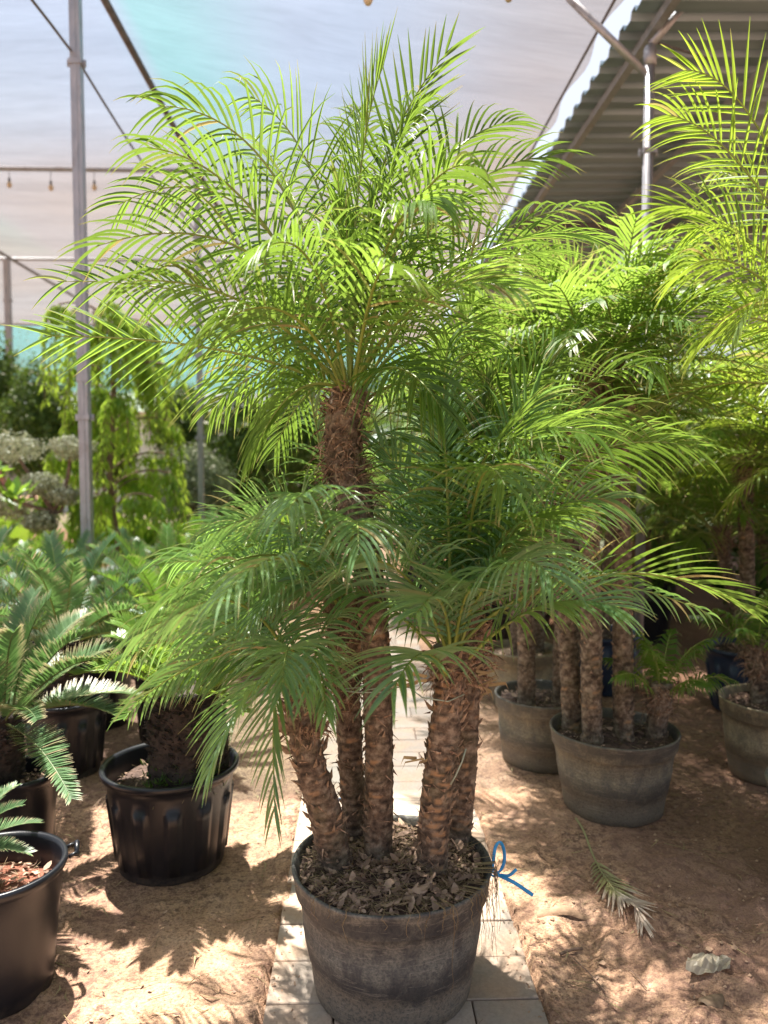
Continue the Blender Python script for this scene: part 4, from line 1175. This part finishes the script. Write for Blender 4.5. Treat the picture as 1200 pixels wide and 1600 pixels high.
# rows under the roof
rows_ = [(2.55, 4.9, 1.45, 'palm with dark trunk in a navy pot, second behind the root-draped tan pot', M['pot_blue'], CR[0]),
         (1.75, 5.4, 1.3, 'palm in a navy nursery pot in the shade behind the nearest right-hand clump', M['pot_blue'], CR[1]),
         (1.05, 6.3, 1.55, 'tall palm in a black pot behind the two grey pots', M['pot_black'], CR[2]),
         (0.72, 8.4, 1.7, 'palm in a black pot beside the far stretch of the path', M['pot_black'], CR[0]),
         (3.4, 4.3, 1.5, 'palm in a black pot under the roof at the far right', M['pot_black'], CR[1]),
         (3.6, 6.4, 1.75, 'tall palm in a black pot deep under the metal roof', M['pot_black'], CR[2]),
         (2.6, 6.9, 1.6, 'palm in a black pot near the round post under the roof', M['pot_black'], CR[0]),
         (1.7, 7.6, 1.6, 'palm in a black pot left of the round post', M['pot_black'], CR[1]),
         (4.9, 7.2, 1.7, 'palm in a black pot farthest right under the roof', M['pot_black'], CR[0]),
         (0.9, 10.5, 1.75, 'palm in a black pot near the far end of the path', M['pot_black'], CR[2]),
         (2.4, 9.3, 1.7, 'palm in a black pot in the dim middle row under the roof', M['pot_black'], CR[1]),
         (3.8, 9.6, 1.8, 'palm in a black pot in the dim rear row under the roof', M['pot_black'], CR[0]),
         (5.4, 10.0, 1.8, 'palm in a black pot at the rear right corner under the roof', M['pot_black'], CR[2]),
         (2.0, 12.3, 1.9, 'rearmost palm left of the others under the roof', M['pot_black'], CR[0]),
         (3.9, 12.6, 1.9, 'rearmost palm right of the others under the roof', M['pot_black'], CR[1])]
rng = random.Random(31)
for i, (x, y, h_, lab, pm, cm) in enumerate(rows_):
    tl = [(0, 0, h_, rng.uniform(-.1, .1), rng.uniform(-.1, .1), cm, 1.1, rng.uniform(0, 6))]
    if i % 2 == 0 or y > 6: tl.append((rng.uniform(-.12, .12), 0.1, h_ * rng.uniform(.55, .8), rng.uniform(-.2, .2), .1, CR[(i + 1) % 3], 1.0, rng.uniform(0, 6)))
    if y > 6: tl.append((rng.uniform(-.12, .12), -0.1, h_ * rng.uniform(.3, .5), rng.uniform(-.2, .2), -.1, CR[(i + 2) % 3], 0.95, rng.uniform(0, 6)))
    palm(x, y, (0.26, 0.21, 0.42, pm, 'nursery' if y < 6 else 'plain', M['soil']), tl, lab, 20 + i)

# ------------------------------------------------------------------ cycads
def cycad_crown(seed, n, L, mats, drytip=0.0, emin=5, emax=80, Lm=0.12, nleaf=84, az0=None, azw=PI, hi=True):
    r_ = random.Random(seed); b = MB()
    for i in range(n):
        f = (i + 0.5) / n
        el = R(emax + (emin - emax) * f + r_.uniform(-5, 5)); az = i * 2.39996 + r_.uniform(-.2, .2) if az0 is None else az0 + r_.uniform(-azw, azw)
        h = Vector((math.cos(az), math.sin(az), 0)); Lf = L * r_.uniform(0.85, 1.1)
        c_, s = math.cos(el), math.sin(el)
        b0 = h * 0.04
        P1 = b0 + (h * c_ + Z * s) * Lf * 0.55 + Z * 0.06
        P2 = b0 + h * Lf * (0.15 + 0.8 * c_) + Z * Lf * (0.85 * s - 0.12 * c_)
        frond(b, bez(b0, P1, P2, 14), r_, Lmax=Lm, W=0.0040 if hi else 0.0055, n=nleaf, pet=0.14, roll=r_.uniform(-.25, .25), droop=0.08, lift=0.55, a0=68, a1=40, nseg=2, fold=False,
              tint=r_.uniform(0.2, 0.8), r0=0.005, drytip=drytip if r_.random() < 0.7 else 0, spines=False)
    o = b.build('crown', mats); me = o.data; bpy.data.objects.remove(o); return me
CY = [cycad_crown(201, 24, 0.62, [M['cycad'], M['rachis_dark']], 0.0), cycad_crown(203, 22, 0.72, [M['cycad'], M['petiole']], 0.0, nleaf=50, hi=False),
      cycad_crown(204, 20, 0.75, [M['cycad_fresh'], M['petiole']], 0.0, nleaf=50, hi=False)]
CYD = cycad_crown(202, 26, 0.60, [M['cycad'], M['rachis_dark']], 0.9, emin=-8, nleaf=92, Lm=0.11)
CYF = cycad_crown(205, 24, 0.48, [M['cycad_fresh'], M['petiole']], 0.1, emin=12, emax=75, Lm=0.11)
def cycad_trunk(seed, h_, r_):
    b = MB(); rg = random.Random(seed)
    n = int(h_ / 0.012) + 2; ns_ = 30; rings = []
    for i in range(n):
        z = h_ * i / (n - 1); ring = []
        bulge = r_ * (0.82 + 0.22 * math.sin(PI * min(1, 0.2 + 0.75 * i / (n - 1))))
        for j in range(ns_):
            th = 2 * PI * j / ns_
            rr = bulge + 0.030 * abs(nz(th * 5 + seed, z * 40)) + 0.020 * nz(math.cos(th) * 2, math.sin(th) * 2, z * 8 + seed)
            ring.append(b.vert((rr * math.cos(th), rr * math.sin(th), z)))
        rings.append(ring)
    for i in range(n - 1):
        for j in range(ns_): b.face((rings[i][j], rings[i][(j + 1) % ns_], rings[i + 1][(j + 1) % ns_], rings[i + 1][j]))
    b.face(rings[-1])
    for _ in range(int(1100 * h_ / 0.4 * r_ / 0.12)):
        th = rg.uniform(0, 2 * PI); z = rg.uniform(0.01, h_); rd = Vector((math.cos(th), math.sin(th), 0)); tg = Vector((-rd.y, rd.x, 0))
        p = rd * r_ * 0.98 + Z * z; s = rg.uniform(0.006, 0.018); e = p + rd * s * rg.uniform(1, 2.2) + Z * s * rg.uniform(0.2, 2.0) + tg * s * rg.uniform(-1, 1)
        v = [b.vert(p - tg * s), b.vert(p + tg * s), b.vert(p + Z * s), b.vert(e)]
        b.face((v[0], v[1], v[3]), 0, False); b.face((v[1], v[2], v[3]), 0, False); b.face((v[2], v[0], v[3]), 0, False)
    o = b.build('trunk', M['cycadbark']); me = o.data; bpy.data.objects.remove(o); return me
def cycad(px, Y, pot, th_, tr_, cm, sc, rot, label, seed, tdx=0.0, handles=(), weeds=False):
    x = gx(px, Y)
    t = thing('potted_cycad', (x, Y, ground_h(x, Y) - 0.005), label, 'potted cycad', 'potted cycads')
    rt, rb, h, mat, style, soil, sz_ = pot
    s_ = make_pot(t, rt, rb, h, mat, style, soil, soil_z=sz_, seed=seed, chips=120 if Y < 3.6 else 0, handles=handles)
    tr = link('trunk', cycad_trunk(seed, th_, tr_), t); tr.location = (tdx, 0, s_ - 0.02)
    cr = link('crown', cm, tr); cr.location = (0, 0, th_ - 0.03); cr.scale = (sc,) * 3; cr.rotation_euler = (0, 0, rot)
    if weeds:
        wb = MB(); rg = random.Random(3)
        for _ in range(70):
            th = rg.uniform(-2.6, -0.4); p = Vector((tdx + math.cos(th) * tr_ * rg.uniform(1, 1.3), math.sin(th) * tr_ * rg.uniform(1, 1.3), s_ + rg.uniform(0, 0.16) * rg.random()))
            for _k in range(4):
                a = rg.uniform(0, 6.28); e = p + Vector((math.cos(a) * 0.03, math.sin(a) * 0.03, rg.uniform(0, 0.05)))
                s2 = Vector((-math.sin(a), math.cos(a), 0)) * 0.003
                wb.face((wb.vert(p), wb.vert((p + e) / 2 + s2, rg.random()), wb.vert(e, rg.random()), wb.vert((p + e) / 2 - s2, rg.random())), 0, False)
        wb.build('weeds', M['hedge'], t)
    return t
cycad(260, 3.07, (0.255, 0.205, 0.415, M['pot_black'], 'nursery', M['soil'], 0.33), 0.40, 0.145, CYF, 1.0, 0.3, 'cycad with thick dark trunk in the large black ribbed pot left of the path', 301, tdx=0.07, weeds=True)
cycad(-28, 2.31, (0.20, 0.16, 0.40, M['pot_black'], 'plain', M['soil_red'], 0.31), 0.16, 0.06, CY[0], 0.42, 1.2, 'cycad in the black pot with reddish soil cut by the lower left edge', 302, tdx=-0.13, handles=(R(28),))
cycad(12, 3.03, (0.155, 0.13, 0.40, M['pot_black'], 'plain', M['soil'], 0.33), 0.32, 0.07, CYD, 1.0, 0.6, 'blue-green cycad with tan leaf tips in the small black pot at the left edge', 303, tdx=-0.05)
cycad(95, 4.0, (0.20, 0.165, 0.40, M['pot_black'], 'nursery', M['soil'], 0.33), 0.40, 0.08, CY[1], 0.95, 2.0, 'cycad in the black pot between the two leftmost small pots and the ribbed pot', 304)
cycad(152, 4.75, (0.19, 0.15, 0.40, M['pot_black'], 'plain', M['soil'], 0.33), 0.22, 0.07, CY[1], 0.8, 4.0, 'cycad in the small black pot behind the others at the sandy aisle', 305)
cycad(262, 4.4, (0.20, 0.16, 0.44, M['pot_black'], 'nursery', M['soil'], 0.37), 0.38, 0.08, CY[2], 0.9, 1.0, 'bright green backlit cycad behind the large ribbed pot', 306)
for i, (px, Y, cm, sc, lab) in enumerate([(20, 5.4, CY[2], 0.9, 'fresh green cycad behind the tan-tipped one at the left edge'), (110, 5.7, CY[1], 0.9, 'blue-green cycad standing in front of the tall square post'),
                                         (-60, 4.4, CY[1], 1.1, 'cycad just beyond the left edge of the picture'), (215, 6.3, CY[1], 0.85, 'blue-green cycad right of the tall square post'),
                                         (300, 6.4, CY[2], 1.0, 'green cycad half hidden behind the palm\'s left fronds'), (-20, 6.9, CY[2], 0.8, 'light green cycad below the cloud-pruned tree'),
                                         (390, 6.0, CY[1], 1.0, 'cycad behind the leaning trunk left of the path')]):
    cycad(px, Y, (0.20, 0.16, 0.36, M['pot_black'], 'plain', M['soil'], 0.30), 0.34, 0.08, cm, sc, i * 1.3, lab, 310 + i)

# ------------------------------------------------------------------ background greenery on the left
def blob(b, c, rad, n, leaf, rg, rough=0.25, aspect=0.5, inner=0.72, m=0):
    sd = rg.random() * 99
    for _ in range(n):
        d = Vector((rg.gauss(0, 1), rg.gauss(0, 1), rg.gauss(0, 1))).normalized()
        k = 1 + rough * 1.6 * nz(d.x * 2.2 + sd, d.y * 2.2, d.z * 2.2) + rough * 0.8 * nz(d.x * 6 + sd, d.y * 6, d.z * 6)
        k *= rg.uniform(inner, 1.0)
        p = Vector(c) + Vector((d.x * rad[0], d.y * rad[1], d.z * rad[2])) * k
        a = (d + Vector((rg.uniform(-1, 1), rg.uniform(-1, 1), rg.uniform(-1, 1))) * 0.9).normalized()
        s = a.cross(Vector((rg.uniform(-1, 1), rg.uniform(-1, 1), rg.uniform(-1, 1)))).normalized()
        q = a.cross(s); L = leaf * rg.uniform(0.6, 1.3); W_ = L * aspect; t = rg.random()
        b.face((b.vert(p - s * L * .5, t), b.vert(p + q * W_ * .5, t), b.vert(p + s * L * .5, t), b.vert(p - q * W_ * .5, t)), m, False)
rg = random.Random(5)
def hedge(name, px, py, Y, rad, n, leaf, mat, label, cat):
    c = at(px, py, Y)
    t = thing(name, (c.x, Y, 0), label, cat)
    b = MB(); blob(b, (0, 0, c.z), rad, n, leaf, rg)
    blob(b, (rad[0] * .2, 0, c.z), tuple(r * 0.75 for r in rad), n // 3, leaf * 1.3, rg, inner=0.2)
    b.build('foliage', mat, t)
    b = MB()
    for k in range(4):
        a = k * 1.7; b.tube([Vector((0.04 * math.cos(a), 0.04 * math.sin(a), -0.02)), Vector((rad[0] * .3 * math.cos(a), rad[1] * .3 * math.sin(a), max(0.2, c.z)))], 0.03, 6)
    b.build('stem', M['woodbark'], t)
hedge('clipped_bush', 62, 665, 13, (0.62, 0.6, 1.05), 6000, 0.09, M['hedge'], 'dark clipped columnar bush at the left behind the cloud-pruned tree', 'bush')
hedge('clipped_bush', -10, 640, 13.5, (0.5, 0.5, 1.3), 4500, 0.09, M['hedge'], 'dark columnar bush cut by the left edge of the picture', 'bush')
hedge('clipped_bush', 283, 665, 13.5, (0.50, 0.5, 0.75), 5000, 0.09, M['hedge'], 'dark clipped bush with bright top above the grey-green shrub', 'bush')
hedge('round_shrub', 300, 760, 11.3, (0.55, 0.5, 0.62), 6500, 0.06, M['greyleaf'], 'round grey-green shrub behind the slim pale post', 'shrub')
hedge('clipped_bush', 372, 720, 12.5, (0.65, 0.6, 1.25), 7000, 0.09, M['hedge'], 'large dark bush right of the slim pale post', 'bush')
hedge('clipped_bush', 455, 700, 14, (0.8, 0.7, 1.5), 6000, 0.1, M['hedge'], 'dark bush behind the tall palm trunk', 'bush')
hedge('clipped_bush', 560, 690, 17, (1.2, 0.8, 1.6), 6000, 0.12, M['hedge'], 'wide dark bush at the far end of the path', 'bush')
hedge('clipped_bush', 170, 690, 16, (0.6, 0.6, 1.0), 4000, 0.1, M['hedge'], 'dark bush half seen through the weeping tree', 'bush')

for (x_, y_, h__, lab) in [(2.7, 8.2, 0.55, 'dark leafy shrub in the shade behind the navy pots'), (4.2, 8.0, 0.6, 'dark shrub at the right under the metal roof'), (1.4, 9.4, 0.5, 'dark shrub left of the round posts, deep in shade'),
        (5.6, 8.8, 0.65, 'dark shrub farthest right under the metal roof'), (3.1, 10.9, 0.6, 'dark shrub between the rear rows of roofed palms'), (4.9, 11.4, 0.6, 'rearmost dark shrub at the right under the roof')]:
    t = thing('shade_shrub', (x_, y_, 0), lab, 'shrub')
    b = MB(); blob(b, (0, 0, h__ + 0.1), (0.85, 0.5, h__), 2600, 0.10, rg, 0.3); b.build('foliage', M['hedge'], t)
    b = MB(); b.tube([Vector((0, 0, -0.02)), Vector((0.03, 0, h__))], 0.03, 6); b.build('stem', M['woodbark'], t)
# weeping tree
c = at(178, 800, 8.6)
wt = thing('weeping_tree', (c.x, 8.6, 0), 'slender weeping tree with long hanging yellow-green leaves beside the tall square post', 'weeping tree')
b = MB(); pts = [Vector((0.03 * nz(z, 1) * 3, 0.03 * nz(z, 5) * 3, z)) for z in [0.4 * i for i in range(9)]]
b.tube([Vector((0, 0, -0.02))] + pts[1:], lambda u: 0.045 * (1 - 0.6 * u), 8)
b.build('trunk', M['woodbark'], wt)
b = MB(); rg = random.Random(17)
for br in range(34):
    zb = 1.0 + 2.4 * rg.random(); thb = rg.uniform(0, 2 * PI); f = (zb - 0.9) / 2.5
    reach = (0.40 + 0.22 * (1 - f)) * rg.uniform(0.35, 1.35) * (1.2 if math.cos(thb) > 0 else 1.05)
    bd_ = Vector((math.cos(thb), math.sin(thb), 0)); tip = Vector((0, 0, zb)) + bd_ * reach + Z * 0.05
    b.tube(bez(Vector((0, 0, zb - 0.1)), Vector((0, 0, zb + 0.15)) + bd_ * reach * 0.4, tip, 6), 0.010, 4, 1, cap=False)
    for sr in range(rg.randint(3, 7)):
        ln = rg.uniform(0.35, 1.0); th = thb + rg.uniform(-0.9, 0.9); d = Vector((math.cos(th), math.sin(th), 0)); p0 = Vector((0, 0, zb)) + bd_ * reach * rg.uniform(0.4, 1.0)
        stem = []
        for k in range(12):
            u = k / 11
            q = p0 + d * 0.18 * (1 - (1 - u) ** 2) + Z * (0.10 * math.sin(u * 3) - ln * u * u)
            if q.z < 0.1: break
            stem.append(q)
        if len(stem) < 3: continue
        b.tube(stem, 0.004, 3, 1, cap=False)
        tt = rg.uniform(0.0, 1.0)
        for k in range(1, len(stem)):
            for _ in range(5):
                a = rg.uniform(0, 6.28); o_ = Vector((math.cos(a), math.sin(a), 0)); L = rg.uniform(0.08, 0.19)
                s = stem[k] + Vector((rg.uniform(-.03, .03), rg.uniform(-.03, .03), rg.uniform(-.03, .03))); e = s + o_ * L * rg.uniform(0.3, 0.7) - Z * L * 0.85
                m_ = (s + e) / 2 + o_ * 0.015; sd = o_.cross(Z) * rg.uniform(0.010, 0.018)
                b.face((b.vert(s, tt), b.vert(m_ + sd, tt), b.vert(e, tt), b.vert(m_ - sd, tt)), 0, False)
b.build('crown', [M['weep'], M['woodbark']], wt)

# cloud-pruned tree
c = at(85, 860, 7.6)
ct = thing('cloud_pruned_tree', (c.x, 7.6, 0), 'cloud-pruned tree with pale cream leaf pads on brown branches', 'topiary tree')
pads = [(20, 700, 0.42, 0.16), (112, 700, 0.30, 0.13), (62, 756, 0.27, 0.12), (98, 775, 0.2, 0.10), (15, 790, 0.30, 0.15), (62, 815, 0.22, 0.11), (-30, 750, 0.25, 0.12)]
b = MB(); base = Vector((0, 0, 0))
fork = at(82, 800, 7.6) - Vector((c.x, 7.6, 0))
b.tube(smooth([Vector((0.03, 0, -0.02)), Vector((0.02, 0, 0.4)), Vector((-0.02, 0, fork.z * 0.8)), fork], 4), lambda u: 0.045 - 0.015 * u, 8)
for (px, py, rw, rh) in pads:
    e = at(px, py, 7.6 + rg.uniform(-.2, .2)) - Vector((c.x, 7.6, 0))
    st = Vector((0, 0, max(0.4, min(fork.z, e.z - 0.15))))
    b.tube(smooth([st, (st + e) / 2 + Vector((0.03, 0, -0.06)), e], 4), lambda u: 0.026 - 0.012 * u, 6)
    pd = MB(); blob(pd, e, (rw * 0.8, rw * 0.8, rh), 1500, 0.035, rg, 0.2, 0.6, 0.5)
    pd.build('leaf_pad', M['creamleaf'], ct)
b.build('trunk', M['woodbark'], ct)

# pink-barked stem plant at far left
c = at(10, 800, 7.0)
fp = thing('frangipani', (c.x, 7.0, 0), 'young plant with curved pink stem and broad leaves at the left edge', 'young tree')
b = MB(); e0 = at(-8, 745, 7.0) - Vector((c.x, 7, 0)); e1 = at(24, 782, 7.0) - Vector((c.x, 7, 0))
b.tube(smooth([Vector((0, 0, -.02)), Vector((-.12, 0, .6)), e0, (e0 + e1) / 2 + Z * .05, e1], 5), 0.026, 8); b.build('trunk', M['pink_bark'], fp)
b = MB()
for i in range(40):
    a = rg.uniform(0, 6.28); el = rg.uniform(0.1, 1.2); L = rg.uniform(.15, .28)
    s = (e0 if i % 2 else e1) + Vector((rg.uniform(-.05, .05), rg.uniform(-.05, .05), rg.uniform(-.1, .05)))
    d = Vector((math.cos(a) * math.cos(el), math.sin(a) * math.cos(el), math.sin(el))); sd = d.cross(Z).normalized() * L * .16
    e = s + d * L; m_ = s + d * L * .55 + Z * .02
    b.face((b.vert(s, .5), b.vert(m_ + sd, .5), b.vert(e, .6), b.vert(m_ - sd, .5)), 0, False)
b.build('foliage', M['lush'], fp)

# broad-leaved rosettes between cycads and hedges
def rosette(px, Y, h_, n, label, mat, seed, wid=0.16):
    r_ = random.Random(seed); x = gx(px, Y)
    t = thing('leafy_plant', (x, Y, 0), label, 'plant', 'broad-leaved plants below the hedges')
    b = MB(); st = MB()
    for i in range(n):
        a = i * 2.4 + r_.uniform(-.3, .3); el = R(r_.uniform(35, 85)); L = h_ * r_.uniform(.7, 1.1)
        h = Vector((math.cos(a), math.sin(a), 0)); s = h * 0.03
        P = bez(s, s + (h * math.cos(el) + Z * math.sin(el)) * L * .6, s + h * L * (0.2 + .6 * math.cos(el)) + Z * L * (.9 * math.sin(el)), 8)
        st.tube(P[:5], 0.008, 4, 0, cap=False)
        sd0 = h.cross(Z); prev = None; tt = r_.random()
        for k in range(3, 8):
            u = (k - 3) / 4; ww = wid * L * math.sin(PI * (0.08 + 0.9 * u)) * 0.5
            cur = (b.vert(P[k] - sd0 * ww + Z * ww * .3, tt), b.vert(P[k], tt), b.vert(P[k] + sd0 * ww + Z * ww * .3, tt))
            if prev: b.face((prev[0], prev[1], cur[1], cur[0]), 0, False); b.face((prev[1], prev[2], cur[2], cur[1]), 0, False)
            prev = cur
    b.build('foliage', mat, t); st.build('stem', M['petiole'], t)
for i, (px, Y, h_, lab, mt) in enumerate([(250, 9.0, .95, 'glossy broad-leaved plant left of the slim pale post', M['lush']), (300, 8.4, .85, 'bright leafy plant in front of the slim pale post', M['lush']),
        (345, 9.2, 1.0, 'leafy plant below the large dark bush', M['lush']), (40, 8.6, .85, 'leafy plant under the cloud-pruned tree', M['lush']), (130, 7.6, .75, 'yellow-green plant at the foot of the tall square post', M['weep']),
        (180, 9.8, 1.0, 'leafy plant under the weeping tree', M['lush']), (400, 8.8, 1.0, 'leafy plant behind the palm\'s lower left fronds', M['lush']), (60, 7.2, .6, 'low bright plant between cloud-pruned tree and cycads', M['weep']),
        (450, 10, 1.1, 'broad-leaved plant left of the far path', M['lush']), (-30, 9.5, 1.2, 'tall leafy plant at the left edge below the bush', M['lush']), (225, 7.6, .7, 'low leafy plant between weeping tree and cycads', M['lush'])]):
    rosette(px, Y, h_ * 1.1, 34, lab, mt, 400 + i, 0.30)

# bare branching tree at far left
c = at(5, 560, 16.5)
bt = thing('bare_tree', (c.x, 16.5, 0), 'grey twiggy almost bare tree at the left edge beyond the distant post', 'tree')
b = MB()
def branch(p, d, L, r, dep):
    pts = [p]
    for k in range(4):
        d = (d + Vector((rg.uniform(-1, 1), rg.uniform(-1, 1), rg.uniform(-.4, .7))) * 0.22).normalized(); pts.append(pts[-1] + d * L / 4)
    b.tube(pts, lambda u: r * (1 - .4 * u), 5 if dep < 2 else 3, 0, cap=False)
    if dep < 5:
        for _ in range(3): branch(pts[rg.choice((2, 3, 4))], (d + Vector((rg.uniform(-1, 1), rg.uniform(-1, 1), rg.uniform(-.5, .7))) * .8).normalized(), L * .68, r * .55, dep + 1)
branch(Vector((0, 0, 0)), Z, 1.7, .07, 0)
b.build('trunk', M['woodbark'], bt)
b = MB(); blob(b, (0, 0, 3.6), (1.2, 1.0, 1.1), 1800, .05, rg, .4, .4, .3); b.build('crown', M['greyleaf'], bt)

# far building, boundary wall and tree belt
c = at(235, 665, 30)
bd = thing('white_building', (c.x, 30, 0), 'distant white building with low beige roof between the bushes', 'building')
b = MB(); b.box((0, 0, 1.75), (5.6, 5, 3.5), 0); b.build('wall', M['white_wall'], bd)
b = MB()
v = [b.vert(p) for p in [(-3.1, -2.9, 3.502), (3.1, -2.9, 3.502), (3.1, 2.9, 3.502), (-3.1, 2.9, 3.502), (-1.2, 0, 4.4), (1.2, 0, 4.4)]]
for f in [(0, 1, 5, 4), (1, 2, 5), (2, 3, 4, 5), (3, 0, 4), (3, 2, 1, 0)]: b.face([v[i] for i in f], 0, False)
b.build('roof', M['beige_roof'], bd)
for x_ in (-1.6, 1.4):
    b = MB(); b.box((x_, -2.51, 1.9), (0.9, 0.06, 1.0), 0); b.build('window', M['steel_dark'], bd)
b = MB(); b.box((0, 0, 1.1), (90, 0.2, 2.2), 0); b.box((0, 0, 2.235), (90.0, 0.26, 0.07), 0)
o = b.build('boundary_wall', M['white_wall'], None); o.location = (0, 44, 0); tag(o, 'long pale boundary wall at the far end of the nursery', 'wall')
rg = random.Random(23)
proto = None
for i, (x, y, s) in enumerate([(-21, 38, 1.1), (-15.5, 37, 0.9), (-3.5, 36, 1.0), (1, 39, 1.2), (5.5, 33, 1.1), (9.5, 36, 1.3), (13, 31, 1.0), (-26, 34, 1.2), (7.5, 27, 1.1), (11.5, 25, 1.2)]):
    labs = ['far tree at the left behind the dark bushes', 'far tree left of the white building', 'far tree right of the white building', 'far tree in line with the end of the path',
            'far tree just right of the path\'s end', 'far tree beyond the rear of the metal roof', 'far tree at the right beyond the roof', 'farthest left tree beyond the post rows', 'tree close behind the rear palms', 'tree at the rear right behind the roofed palms']
    t = thing('far_tree', (x, y, 0), labs[i], 'tree', 'trees beyond the nursery')
    t.scale = (s, s, s); t.rotation_euler = (0, 0, i * 1.1)
    if proto is None:
        b = MB(); b.tube([Vector((0, 0, -.05)), Vector((.1, 0, 1)), Vector((0, .1, 2.2))], lambda u: .16 - .08 * u, 8); m1 = b.build('trunk', M['woodbark'], t)
        b = MB()
        for k in range(9): blob(b, (rg.uniform(-1.2, 1.2), rg.uniform(-1.2, 1.2), rg.uniform(1.6, 3.6)), (1.1, 1.1, .9), 900, .22, rg, .35, .5, .5)
        m2 = b.build('crown', M['hedge'], t); proto = (m1.data, m2.data)
    else:
        link('trunk', proto[0], t); link('crown', proto[1], t)
